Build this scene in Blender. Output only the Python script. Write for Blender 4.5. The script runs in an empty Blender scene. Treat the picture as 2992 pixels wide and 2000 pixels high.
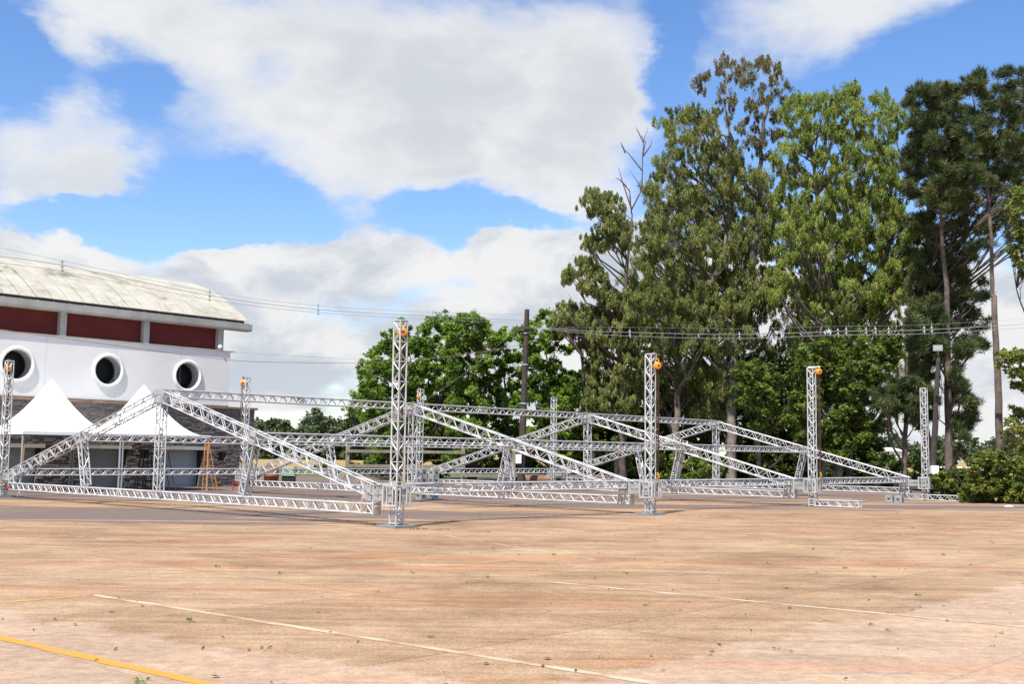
import bpy, bmesh, math, random
import numpy as np
from mathutils import Vector, Matrix

random.seed(7); rng = np.random.default_rng(11)
scene = bpy.context.scene
col = scene.collection

# ------------------------------------------------------------------ camera
PW, PH, F = 2992.0, 2000.0, 3318.77          # photograph size and focal length in its pixels
PITCH, ROLL, EYE = 0.0995, 0.0126, 2.0
CAM = np.array([0, 0, EYE])
_cp, _sp = math.cos(PITCH), math.sin(PITCH)
FWD = np.array([0, _cp, _sp]); _r0 = np.array([1.0, 0, 0]); _u0 = np.array([0, -_sp, _cp])
RGT = _r0 * math.cos(ROLL) + _u0 * math.sin(ROLL)
UPV = -_r0 * math.sin(ROLL) + _u0 * math.cos(ROLL)
cam = bpy.data.cameras.new('camera'); camo = bpy.data.objects.new('camera', cam); col.objects.link(camo)
cam.sensor_width = 36; cam.lens = 36 * F / PW; cam.clip_end = 6000; cam.clip_start = 0.1
camo.matrix_world = Matrix(((RGT[0], UPV[0], -FWD[0], 0), (RGT[1], UPV[1], -FWD[1], 0), (RGT[2], UPV[2], -FWD[2], EYE), (0, 0, 0, 1)))
scene.camera = camo
scene.render.resolution_x, scene.render.resolution_y = 1024, 685

def ray(x, y): return FWD + RGT * (x - PW / 2) / F - UPV * (y - PH / 2) / F
def PX(x, y, Y):
    d = ray(x, y); return CAM + d * (Y / d[1])
def GR(x, y, z=0.0):
    d = ray(x, y); return CAM + d * ((z - EYE) / d[2])
def mpp(Y): return Y / F                      # metres per photo pixel at distance Y

# ------------------------------------------------------------------ light
SUN_EL, SUN_AZ = math.radians(59), math.radians(25)      # azimuth the light travels to, from +Y towards +X
ld = Vector((math.sin(SUN_AZ) * math.cos(SUN_EL), math.cos(SUN_AZ) * math.cos(SUN_EL), -math.sin(SUN_EL)))
sl = bpy.data.lights.new('sun', 'SUN'); sl.energy = 5.0; sl.angle = math.radians(0.53); sl.color = (1.0, 0.955, 0.88)
so = bpy.data.objects.new('sun', sl); col.objects.link(so); so.rotation_euler = ld.to_track_quat('-Z', 'Y').to_euler(); so.location = (-20, -40, 60)
scene.view_settings.view_transform = 'Standard'; scene.view_settings.look = 'None'
scene.view_settings.gamma = 1; scene.view_settings.exposure = 0.74
scene.cycles.max_bounces = 6; scene.cycles.diffuse_bounces = 3; scene.cycles.glossy_bounces = 2; scene.cycles.transmission_bounces = 3
scene.view_settings.use_curve_mapping = False

world = bpy.data.worlds.new('World'); scene.world = world; world.use_nodes = True
wn, wl = world.node_tree.nodes, world.node_tree.links
wn.clear()
world.cycles.sampling_method = 'MANUAL'; world.cycles.sample_map_resolution = 512
def WN(t, **k):
    n = wn.new(t)
    for a, b in k.items(): setattr(n, a, b)
    return n
def wset(sock, v):
    if hasattr(v, 'outputs'): v = v.outputs[0]
    if isinstance(v, bpy.types.NodeSocket): wl.new(v, sock)
    else: sock.default_value = v
def wm(op, a, b=None, c=None, clamp=False):
    n = WN('ShaderNodeMath', operation=op, use_clamp=clamp); wset(n.inputs[0], a)
    if b is not None: wset(n.inputs[1], b)
    if c is not None: wset(n.inputs[2], c)
    return n.outputs[0]
def wv(op, a, b=None):
    n = WN('ShaderNodeVectorMath', operation=op); wset(n.inputs[0], a)
    if b is not None: wset(n.inputs[1], b)
    return n.outputs['Value'] if op in ('LENGTH', 'DOT_PRODUCT') else n.outputs[0]
def wmap(v, a, b, c=0.0, d=1.0, smooth=True):
    n = WN('ShaderNodeMapRange', interpolation_type='SMOOTHSTEP' if smooth else 'LINEAR'); wset(n.inputs[0], v)
    for i, x in zip((1, 2, 3, 4), (a, b, c, d)): n.inputs[i].default_value = x
    return n.outputs[0]
def wnoise(vec, scale, detail=6, rough=0.55, dist=0.0):
    n = WN('ShaderNodeTexNoise'); wl.new(vec, n.inputs['Vector']); n.inputs['Scale'].default_value = scale
    n.inputs['Detail'].default_value = detail; n.inputs['Roughness'].default_value = rough; n.inputs['Distortion'].default_value = dist
    return n
def wmix(f, a, b):
    n = WN('ShaderNodeMix', data_type='RGBA'); wset(n.inputs[0], f); wset(n.inputs[6], a); wset(n.inputs[7], b)
    return n.outputs[2]
sky = WN('ShaderNodeTexSky', sky_type='NISHITA', sun_disc=False)
sky.sun_elevation = SUN_EL; sky.sun_rotation = SUN_AZ + math.pi; sky.air_density = 1.0; sky.dust_density = 0.35; sky.ozone_density = 2.0
bg_sky = WN('ShaderNodeBackground'); bg_sky.inputs[1].default_value = 0.118
tc = WN('ShaderNodeTexCoord')
hs = WN('ShaderNodeHueSaturation'); hs.inputs['Saturation'].default_value = 1.22; hs.inputs['Hue'].default_value = 0.509; hs.inputs['Value'].default_value = 1.0
wl.new(sky.outputs[0], hs.inputs['Color']); wl.new(hs.outputs[0], bg_sky.inputs[0])
sepd = WN('ShaderNodeSeparateXYZ'); wl.new(tc.outputs['Generated'], sepd.inputs[0])
az = wm('ARCTAN2', sepd.outputs[0], sepd.outputs[1]); el = wm('ARCSINE', sepd.outputs[2])
cmb = WN('ShaderNodeCombineXYZ'); wl.new(az, cmb.inputs[0]); wl.new(el, cmb.inputs[1])
flat = cmb.outputs[0]
# wind-drawn, flattened noise space so that clouds are wider than tall
dirv = wv('MULTIPLY', tc.outputs['Generated'], (1, 1, 1.9))
warp = wnoise(dirv, 7.0, 5, 0.6)
wof = wv('SUBTRACT', warp.outputs['Color'], (0.5, 0.5, 0.5))
wof = wv('MULTIPLY', wof, (0.13, 0.09, 0))
wp = wv('ADD', flat, wof)
def azel(x, y):
    d = ray(x * 1.2754, y * 1.2754); d = d / np.linalg.norm(d)
    return math.atan2(d[0], d[1]), math.asin(d[2])
blobs = [  # centre x, y, radii (in the 2346 px overview), gain: + cloud, - open blue
    (850, 120, 560, 190, .55), (1180, 260, 420, 210, .55), (720, 330, 270, 160, .40), (1000, 420, 290, 110, .30), (280, 20, 330, 110, .5),
    (1400, 120, 160, 210, .35), (130, 330, 200, 140, .55), (300, 430, 140, 80, .40), (870, 620, 200, 90, .62), (540, 640, 200, 95, .62), (1050, 560, 60, 40, -.3), (690, 545, 50, 30, -.25),
    (1290, 590, 240, 120, .55), (120, 620, 190, 90, .50), (10, 560, 70, 70, .45), (1900, 40, 300, 130, .5), (1500, 650, 400, 150, .5), (700, 760, 300, 90, .32), (1150, 740, 300, 90, .35), (850, 850, 950, 110, .36), (2000, 800, 900, 170, .3), (2300, 900, 700, 200, .3),
    (60, 130, 130, 120, -.75), (650, 160, 95, 60, -.30), (1562, 60, 55, 150, -.55), (1540, 250, 80, 120, -.55), (480, 470, 215, 85, -.78), (1130, 490, 310, 60, -.75), (330, 510, 260, 50, -.6),
    (2250, 130, 260, 110, -.65), (340, 190, 70, 110, -.35), (1450, 380, 70, 100, -.4), (1700, 480, 200, 70, -.4), (1980, 330, 300, 140, -.3)]
dens = wm('MULTIPLY_ADD', wnoise(dirv, 3.1, 6, 0.58, 0.25).outputs[0], 1.5, -0.62)
for (x, y, rx, ry, g) in blobs:
    a, e = azel(x, y); k = 1.2754 / F
    d = wv('SUBTRACT', wp, (a, e, 0)); d = wv('MULTIPLY', d, (1 / (rx * k), 1 / (ry * k), 0))
    dens = wm('ADD', dens, wmap(wv('LENGTH', d), 1.35, 0.25, 0.0, g))
fine = wnoise(dirv, 16.0, 7, 0.6, 0.3).outputs[0]
dens = wm('ADD', dens, wm('MULTIPLY_ADD', fine, 0.5, -0.25))
low = wmap(el, 0.27, 0.17)
cover = wm('ADD', wm('MULTIPLY', wmap(dens, -0.02, 0.72), wm('SUBTRACT', 1.0, low)), wm('MULTIPLY', wmap(dens, 0.12, 0.42), low))
up1 = wv('ADD', dirv, (0, 0, 0.07))
shade = wnoise(up1, 5.0, 5, 0.55, 0.2).outputs[0]
thick = wmap(dens, 0.25, 0.95)
shade2 = wnoise(wv('ADD', dirv, (0, 0, 0.03)), 15.0, 6, 0.6, 0.3).outputs[0]
shm = wm('ADD', wm('MULTIPLY', shade, 0.65), wm('MULTIPLY', shade2, 0.35))
sh = wm('MULTIPLY', wmap(shm, 0.36, 0.62), thick)
ccol = wmix(sh, (0.96, 0.97, 0.985, 1), (0.72, 0.76, 0.82, 1))
lshade = wnoise(wv('ADD', dirv, (0.3, 0, 0.05)), 9.0, 7, 0.58, 0.35).outputs[0]
lcol = wmix(wmap(lshade, 0.40, 0.62), (1.0, 1.0, 1.0, 1), (0.60, 0.67, 0.77, 1))
ccol = wmix(wm('MULTIPLY', low, 0.8), ccol, lcol)
bg_c = WN('ShaderNodeBackground'); wl.new(ccol, bg_c.inputs[0]); bg_c.inputs[1].default_value = 0.545
mixs = WN('ShaderNodeMixShader'); wl.new(cover, mixs.inputs[0]); wl.new(bg_sky.outputs[0], mixs.inputs[1]); wl.new(bg_c.outputs[0], mixs.inputs[2])
wo = WN('ShaderNodeOutputWorld'); wl.new(mixs.outputs[0], wo.inputs[0])

# ------------------------------------------------------------------ materials
MATS = {}
def material(name, base, rough=0.6, metal=0.0, spec=0.4):
    m = bpy.data.materials.new(name); m.use_nodes = True
    p = m.node_tree.nodes['Principled BSDF']
    p.inputs['Base Color'].default_value = (*base, 1); p.inputs['Roughness'].default_value = rough; p.inputs['Metallic'].default_value = metal
    p.inputs['Specular IOR Level'].default_value = spec
    MATS[name] = m; return m, m.node_tree.nodes, m.node_tree.links, p
def N(nt, t, **k):
    n = nt.new(t)
    for a, b in k.items(): setattr(n, a, b)
    return n
def noise(nt, lk, vec, scale, detail=5, rough=0.55, dist=0.0):
    n = nt.new('ShaderNodeTexNoise'); n.inputs['Scale'].default_value = scale; n.inputs['Detail'].default_value = detail
    n.inputs['Roughness'].default_value = rough; n.inputs['Distortion'].default_value = dist
    if vec is not None: lk.new(vec, n.inputs['Vector'])
    return n.outputs[0]
def ramp(nt, lk, fac, stops):
    n = nt.new('ShaderNodeValToRGB'); lk.new(fac, n.inputs[0]); e = n.color_ramp.elements
    while len(e) < len(stops): e.new(0.5)
    for i, (p, c) in enumerate(stops):
        e[i].position = p; e[i].color = (*c, 1) if len(c) == 3 else c
    return n.outputs[0]
def mixc(nt, lk, f, a, b, mode='MIX'):
    n = nt.new('ShaderNodeMix'); n.data_type = 'RGBA'; n.blend_type = mode
    for s, v in ((n.inputs[0], f), (n.inputs[6], a), (n.inputs[7], b)):
        if isinstance(v, bpy.types.NodeSocket): lk.new(v, s)
        elif isinstance(v, tuple): s.default_value = (*v, 1) if len(v) == 3 else v
        else: s.default_value = v
    return n.outputs[2]
def maprange(nt, lk, v, a, b, c=0.0, d=1.0):
    n = nt.new('ShaderNodeMapRange'); lk.new(v, n.inputs[0]); n.interpolation_type = 'SMOOTHSTEP'
    for i, x in zip((1, 2, 3, 4), (a, b, c, d)): n.inputs[i].default_value = x
    return n.outputs[0]
def math_(nt, lk, op, a, b=None, clamp=False):
    n = nt.new('ShaderNodeMath'); n.operation = op; n.use_clamp = clamp
    for i, v in ((0, a), (1, b)):
        if v is None: continue
        if isinstance(v, bpy.types.NodeSocket): lk.new(v, n.inputs[i])
        else: n.inputs[i].default_value = v
    return n.outputs[0]
def wpos(nt): return nt.new('ShaderNodeNewGeometry').outputs['Position']
def bump(nt, lk, p, h, strength=0.3, dist=0.02):
    b = nt.new('ShaderNodeBump'); b.inputs['Strength'].default_value = strength; b.inputs['Distance'].default_value = dist
    lk.new(h, b.inputs['Height']); lk.new(b.outputs[0], p.inputs['Normal'])
def noisy(name, c1, c2, scale=3.0, rough=0.7, metal=0.0, bumps=0.0, spec=0.3, detail=6, lo=0.35, hi=0.65):
    m, nt, lk, p = material(name, c1, rough, metal, spec)
    f = noise(nt, lk, wpos(nt), scale, detail, 0.6)
    lk.new(ramp(nt, lk, f, [(lo, c1), (hi, c2)]), p.inputs['Base Color'])
    if bumps: bump(nt, lk, p, noise(nt, lk, wpos(nt), scale * 6, 4), bumps, 0.02)
    return m
noisy('aluminium', (0.56, 0.555, 0.545), (0.42, 0.415, 0.405), 2.2, 0.40, 0.30, 0, 0.5)
noisy('block_aluminium', (0.44, 0.43, 0.42), (0.30, 0.295, 0.285), 3.0, 0.45, 0.3, 0, 0.5)
noisy('galvanised_plate', (0.25, 0.26, 0.26), (0.19, 0.20, 0.20), 4.0, 0.6, 0.2, 0.1)
noisy('white_paint', (0.77, 0.755, 0.715), (0.70, 0.69, 0.655), 0.5, 0.7, 0, 0.03)
noisy('rim_paint', (0.80, 0.795, 0.76), (0.74, 0.735, 0.70), 0.8, 0.65)
noisy('concrete', (0.46, 0.45, 0.41), (0.34, 0.33, 0.30), 1.5, 0.85, 0, 0.2)
noisy('gutter_concrete', (0.46, 0.445, 0.395), (0.33, 0.32, 0.285), 0.8, 0.85, 0, 0.2)
noisy('red_panel', (0.145, 0.019, 0.015), (0.10, 0.014, 0.012), 1.0, 0.7)
noisy('trim_stone', (0.30, 0.19, 0.12), (0.16, 0.11, 0.09), 1.2, 0.85, 0, 0.3)
material('dark_glass', (0.008, 0.009, 0.010), 0.35, 0, 0.15)
noisy('tunnel_plaster', (0.42, 0.40, 0.39), (0.33, 0.31, 0.30), 1.5, 0.8)
noisy('door_paint', (0.42, 0.44, 0.44), (0.37, 0.39, 0.39), 0.6, 0.6)
noisy('core_wall', (0.07, 0.06, 0.052), (0.05, 0.044, 0.04), 2.0, 0.9)
noisy('post_steel', (0.36, 0.39, 0.40), (0.30, 0.32, 0.33), 3.0, 0.5, 0.3)
material('tent_pvc', (0.86, 0.86, 0.85), 0.5, 0, 0.4)
material('hoist_orange', (0.85, 0.27, 0.012), 0.4, 0, 0.5)
noisy('chain_steel', (0.14, 0.085, 0.055), (0.07, 0.05, 0.04), 14.0, 0.55, 0.5)
material('sling_green', (0.07, 0.20, 0.04), 0.8)
noisy('strap_olive', (0.22, 0.20, 0.03), (0.13, 0.13, 0.02), 9.0, 0.85)
material('black_metal', (0.018, 0.018, 0.018), 0.5)
material('ladder_orange', (0.50, 0.20, 0.03), 0.5)
material('red_plastic', (0.50, 0.02, 0.015), 0.5)
material('box_white', (0.80, 0.80, 0.78), 0.5)
material('green_crate', (0.30, 0.42, 0.32), 0.6)
noisy('barrel_red', (0.20, 0.06, 0.035), (0.13, 0.045, 0.028), 3.0, 0.6)
noisy('pole_wood', (0.068, 0.052, 0.043), (0.04, 0.032, 0.027), 3.0, 0.9, 0, 0.3)
noisy('rail_wood', (0.27, 0.235, 0.175), (0.17, 0.15, 0.11), 3.0, 0.9, 0, 0.3)
noisy('log_wood', (0.22, 0.115, 0.065), (0.15, 0.075, 0.045), 3.0, 0.9, 0, 0.3)
noisy('bark_pale', (0.25, 0.205, 0.168), (0.085, 0.07, 0.057), 1.6, 0.9, 0, 0.4)
noisy('bark_dark', (0.115, 0.085, 0.066), (0.055, 0.042, 0.034), 2.2, 0.95, 0, 0.5)
noisy('bark_pine', (0.16, 0.122, 0.10), (0.075, 0.06, 0.05), 3.0, 0.95, 0, 0.5)
material('wire_grey', (0.23, 0.24, 0.25), 0.5)
material('wire_red', (0.26, 0.12, 0.10), 0.6)
material('insulator', (0.20, 0.21, 0.23), 0.3)
noisy('yellow_line', (0.60, 0.235, 0.032), (0.47, 0.225, 0.065), 5.0, 0.8, 0, 0, 0.3, 9, 0.45, 0.75)
noisy('faded_white_line', (0.47, 0.365, 0.26), (0.31, 0.205, 0.125), 1.6, 0.9, 0, 0, 0.2, 10, 0.42, 0.60)
noisy('faded_yellow_line', (0.52, 0.26, 0.07), (0.34, 0.21, 0.115), 1.6, 0.9, 0, 0, 0.2, 10, 0.42, 0.60)
noisy('field_grass', (0.34, 0.225, 0.085), (0.24, 0.17, 0.06), 0.05, 0.95)
noisy('meadow_grass', (0.07, 0.09, 0.025), (0.12, 0.11, 0.04), 0.3, 0.95)
noisy('far_wall', (0.70, 0.70, 0.68), (0.62, 0.62, 0.60), 0.3, 0.8)
noisy('far_roof', (0.34, 0.17, 0.11), (0.27, 0.14, 0.10), 0.3, 0.8)
material('stencil', (0.10, 0.10, 0.10), 0.8)
material('bolt_hole', (0.04, 0.04, 0.04), 0.7)
material('plastic_scrap', (0.75, 0.77, 0.80), 0.4)
material('fruit', (0.62, 0.22, 0.02), 0.5)
material('lamp_glass', (0.30, 0.32, 0.31), 0.2)
# weathered fibre-cement roof
m, nt, lk, p = material('roof_sheeting', (0.6, 0.58, 0.5), 0.85, 0, 0.2)
oi = nt.new('ShaderNodeObjectInfo')
f1 = noise(nt, lk, wpos(nt), 0.62, 8, 0.66, 0.9); f2 = noise(nt, lk, wpos(nt), 3.5, 6, 0.65)
c = ramp(nt, lk, f1, [(0.34, (0.10, 0.088, 0.075)), (0.42, (0.30, 0.28, 0.23)), (0.60, (0.40, 0.385, 0.325))])
c = mixc(nt, lk, 0.22, c, ramp(nt, lk, f2, [(0.35, (0.20, 0.18, 0.145)), (0.6, (0.44, 0.415, 0.345))]))
c = mixc(nt, lk, math_(nt, lk, 'MULTIPLY', oi.outputs['Random'], 0.22), c, (0.42, 0.39, 0.32))
lk.new(c, p.inputs['Base Color'])
# rough dry-laid stone
m, nt, lk, p = material('rough_stone', (0.15, 0.13, 0.12), 0.92, 0, 0.2)
at = nt.new('ShaderNodeAttribute'); at.attribute_name = 'tint'
f1 = noise(nt, lk, wpos(nt), 9.0, 6, 0.65)
c = ramp(nt, lk, at.outputs['Fac'], [(0.0, (0.105, 0.095, 0.09)), (0.5, (0.185, 0.16, 0.145)), (0.85, (0.25, 0.205, 0.175)), (1.0, (0.29, 0.20, 0.15))])
c = mixc(nt, lk, 0.4, c, ramp(nt, lk, f1, [(0.3, (0.09, 0.08, 0.075)), (0.7, (0.24, 0.21, 0.19))]))
lk.new(c, p.inputs['Base Color']); bump(nt, lk, p, noise(nt, lk, wpos(nt), 22, 4), 0.6, 0.03)
# concrete yard
m, nt, lk, p = material('yard_concrete', (0.4, 0.3, 0.2), 0.9, 0, 0.2)
pos = wpos(nt); sp = nt.new('ShaderNodeSeparateXYZ'); lk.new(pos, sp.inputs[0])
mp = nt.new('ShaderNodeMapping'); mp.inputs['Rotation'].default_value = (0, 0, -0.83); lk.new(pos, mp.inputs[0])
n1 = noise(nt, lk, pos, 0.16, 9, 0.62, 0.4); n2 = noise(nt, lk, pos, 0.9, 9, 0.66, 0.3); n3 = noise(nt, lk, pos, 6.0, 8, 0.7); n4 = noise(nt, lk, pos, 45.0, 5, 0.7)
sm = nt.new('ShaderNodeMapping'); sm.inputs['Scale'].default_value = (0.10, 1.1, 1); sm.inputs['Rotation'].default_value = (0, 0, 0.10); lk.new(pos, sm.inputs[0])
n5 = noise(nt, lk, sm.outputs[0], 1.3, 8, 0.65, 0.4)
c = ramp(nt, lk, n1, [(0.38, (0.14, 0.088, 0.056)), (0.46, (0.29, 0.18, 0.103)), (0.54, (0.38, 0.25, 0.150)), (0.63, (0.47, 0.375, 0.285))])
c = mixc(nt, lk, 0.45, c, ramp(nt, lk, n2, [(0.38, (0.11, 0.07, 0.046)), (0.5, (0.34, 0.225, 0.135)), (0.61, (0.56, 0.445, 0.325))]))
n6 = noise(nt, lk, pos, 19.0, 6, 0.7)
c = mixc(nt, lk, 0.22, c, ramp(nt, lk, n6, [(0.36, (0.10, 0.07, 0.05)), (0.62, (0.58, 0.45, 0.32))]))
c = mixc(nt, lk, 0.26, c, ramp(nt, lk, n5, [(0.36, (0.16, 0.10, 0.065)), (0.52, (0.43, 0.285, 0.165)), (0.64, (0.60, 0.46, 0.32))]))
c = mixc(nt, lk, 0.22, c, ramp(nt, lk, n3, [(0.34, (0.14, 0.095, 0.065)), (0.64, (0.62, 0.47, 0.33))]))
c = mixc(nt, lk, 0.16, c, ramp(nt, lk, n4, [(0.34, (0.10, 0.075, 0.055)), (0.66, (0.70, 0.56, 0.42))]))
# iron-red soil washed over the slabs
redn = noise(nt, lk, sm.outputs[0], 0.55, 6, 0.6, 0.5)
c = mixc(nt, lk, maprange(nt, lk, redn, 0.54, 0.70, 0, 0.6), c, (0.42, 0.18, 0.078))
# slab joints
br = nt.new('ShaderNodeTexBrick'); lk.new(mp.outputs[0], br.inputs['Vector']); br.offset = 0.0; br.inputs['Scale'].default_value = 1.0
br.inputs['Brick Width'].default_value = 5.4; br.inputs['Row Height'].default_value = 4.2; br.inputs['Mortar Size'].default_value = 0.018
br.inputs['Color1'].default_value = (1.0, 1.02, 0.98, 1); br.inputs['Color2'].default_value = (0.84, 0.81, 0.72, 1); br.inputs['Mortar'].default_value = (0.62, 0.57, 0.52, 1)
c = mixc(nt, lk, 0.85, c, br.outputs['Color'], 'MULTIPLY')
# blotches, worn streaks and paler re-laid slabs
bl = noise(nt, lk, pos, 0.33, 10, 0.72, 0.8)
c = mixc(nt, lk, 1.0, c, ramp(nt, lk, bl, [(0.34, (0.76, 0.735, 0.72)), (0.5, (1.0, 1.0, 1.0)), (0.64, (1.10, 1.11, 1.13))]), 'MULTIPLY')
s2 = noise(nt, lk, sm.outputs[0], 3.2, 9, 0.72, 0.6)
c = mixc(nt, lk, 1.0, c, ramp(nt, lk, s2, [(0.36, (0.78, 0.75, 0.73)), (0.5, (1.0, 1.0, 1.0)), (0.63, (1.10, 1.11, 1.12))]), 'MULTIPLY')
gr = noise(nt, lk, pos, 28.0, 6, 0.75)
c = mixc(nt, lk, 1.0, c, ramp(nt, lk, gr, [(0.36, (0.62, 0.60, 0.58)), (0.5, (1.0, 1.0, 1.0)), (0.64, (1.22, 1.22, 1.22))]), 'MULTIPLY')
for (q0, q1) in (((0, 1790), (1150, 1962)), ((1900, 1935), (2992, 1705))):
    g0, g1 = GR(*q0), GR(*q1); dv = g1 - g0; dv = dv / np.linalg.norm(dv); nv_ = np.array([dv[1], -dv[0], 0])
    vd = nt.new('ShaderNodeVectorMath'); vd.operation = 'DOT_PRODUCT'; lk.new(pos, vd.inputs[0]); vd.inputs[1].default_value = tuple(nv_)
    sd_ = math_(nt, lk, 'ADD', math_(nt, lk, 'SUBTRACT', vd.outputs['Value'], float(nv_ @ g0)), math_(nt, lk, 'MULTIPLY', math_(nt, lk, 'SUBTRACT', n2, 0.5), 1.6))
    pale = ramp(nt, lk, n3, [(0.3, (0.36, 0.285, 0.225)), (0.65, (0.62, 0.53, 0.44))])
    c = mixc(nt, lk, maprange(nt, lk, sd_, -0.05, 0.25, 0, 0.36), c, pale)
# old tarmac and gravel towards the back of the yard
edge = math_(nt, lk, 'ADD', sp.outputs[1], math_(nt, lk, 'MULTIPLY', sp.outputs[0], -0.42))
nn = noise(nt, lk, sm.outputs[0], 0.42, 7, 0.62, 0.6)
e2 = math_(nt, lk, 'ADD', edge, math_(nt, lk, 'MULTIPLY', math_(nt, lk, 'SUBTRACT', nn, 0.5), 80.0))
tar = maprange(nt, lk, e2, 50.0, 52.0)
far = maprange(nt, lk, math_(nt, lk, 'ADD', edge, math_(nt, lk, 'MULTIPLY', math_(nt, lk, 'SUBTRACT', n2, 0.5), 26.0)), 60, 74)
tar = math_(nt, lk, 'MAXIMUM', tar, far)
pn = noise(nt, lk, sm.outputs[0], 0.9, 7, 0.62, 0.5)
for (px_, py_, rx_, ry_) in ((330, 1503, 9.5, 4.2), (1330, 1502, 5.5, 1.6), (1780, 1480, 7.0, 2.2), (2660, 1482, 7.0, 2.4)):      # worn tarmac patches
    c0 = GR(px_, py_)
    vm = nt.new('ShaderNodeVectorMath'); vm.operation = 'SUBTRACT'; lk.new(pos, vm.inputs[0]); vm.inputs[1].default_value = tuple(c0)
    vs = nt.new('ShaderNodeVectorMath'); vs.operation = 'MULTIPLY'; lk.new(vm.outputs[0], vs.inputs[0]); vs.inputs[1].default_value = (1 / rx_, 1 / ry_, 0)
    vl = nt.new('ShaderNodeVectorMath'); vl.operation = 'LENGTH'; lk.new(vs.outputs[0], vl.inputs[0])
    dd = math_(nt, lk, 'ADD', vl.outputs['Value'], math_(nt, lk, 'MULTIPLY', math_(nt, lk, 'SUBTRACT', pn, 0.5), 4.5))
    tar = math_(nt, lk, 'MAXIMUM', tar, maprange(nt, lk, dd, 1.06, 0.94))
tc_ = ramp(nt, lk, n3, [(0.3, (0.100, 0.082, 0.078)), (0.7, (0.175, 0.146, 0.138))])
tc_ = mixc(nt, lk, 0.3, tc_, ramp(nt, lk, n4, [(0.3, (0.06, 0.05, 0.05)), (0.7, (0.26, 0.22, 0.20))]))
c = mixc(nt, lk, math_(nt, lk, 'MULTIPLY', tar, 0.92), c, tc_)
c = mixc(nt, lk, 1.0, c, (0.885, 0.81, 0.76), 'MULTIPLY')
lk.new(c, p.inputs['Base Color'])
hb = math_(nt, lk, 'ADD', n4, math_(nt, lk, 'MULTIPLY', n3, 1.5)); bump(nt, lk, p, hb, 0.35, 0.02)
def leafmat(name, stops, trans=0.3):
    m, nt, lk, p = material(name, stops[0][1], 0.55, 0, 0.35)
    at = nt.new('ShaderNodeAttribute'); at.attribute_name = 'tint'
    c = ramp(nt, lk, at.outputs['Fac'], stops)
    lk.new(c, p.inputs['Base Color'])
    tr = nt.new('ShaderNodeBsdfTranslucent'); lk.new(mixc(nt, lk, 1.0, c, (1.15, 1.2, 0.55), 'MULTIPLY'), tr.inputs[0])
    mx = nt.new('ShaderNodeMixShader'); mx.inputs[0].default_value = trans
    out = nt['Material Output']; lk.new(p.outputs[0], mx.inputs[1]); lk.new(tr.outputs[0], mx.inputs[2]); lk.new(mx.outputs[0], out.inputs[0])
    return m
leafmat('leaf_eucalypt', [(0, (0.068, 0.090, 0.028)), (0.4, (0.165, 0.197, 0.054)), (0.75, (0.28, 0.30, 0.085)), (1, (0.37, 0.335, 0.14))], .48)
leafmat('leaf_eucalypt_dry', [(0, (0.07, 0.064, 0.03)), (0.5, (0.165, 0.14, 0.058)), (1, (0.23, 0.22, 0.075))], .42)
leafmat('leaf_eucalypt_fresh', [(0, (0.070, 0.105, 0.024)), (0.4, (0.18, 0.24, 0.044)), (0.75, (0.30, 0.355, 0.068)), (1, (0.39, 0.39, 0.13))], .48)
leafmat('leaf_plane', [(0, (0.036, 0.070, 0.013)), (0.4, (0.13, 0.22, 0.032)), (0.75, (0.23, 0.335, 0.05)), (1, (0.31, 0.41, 0.09))], .45)
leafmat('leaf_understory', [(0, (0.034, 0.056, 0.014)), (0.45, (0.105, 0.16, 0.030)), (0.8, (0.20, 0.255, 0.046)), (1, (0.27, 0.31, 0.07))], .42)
leafmat('needle_pine', [(0, (0.026, 0.042, 0.016)), (0.5, (0.066, 0.092, 0.03)), (1, (0.15, 0.165, 0.055))], 0.28)
leafmat('leaf_bush', [(0, (0.040, 0.062, 0.014)), (0.45, (0.115, 0.155, 0.028)), (0.8, (0.21, 0.235, 0.042)), (1, (0.29, 0.26, 0.06))], .40)
leafmat('leaf_far', [(0, (0.045, 0.070, 0.035)), (0.5, (0.075, 0.105, 0.045)), (1, (0.115, 0.14, 0.055))], 0.15)
leafmat('litter', [(0, (0.09, 0.045, 0.022)), (0.55, (0.16, 0.085, 0.04)), (0.78, (0.20, 0.12, 0.05)), (0.82, (0.13, 0.22, 0.035)), (1, (0.20, 0.30, 0.05))], 0.1)

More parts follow.
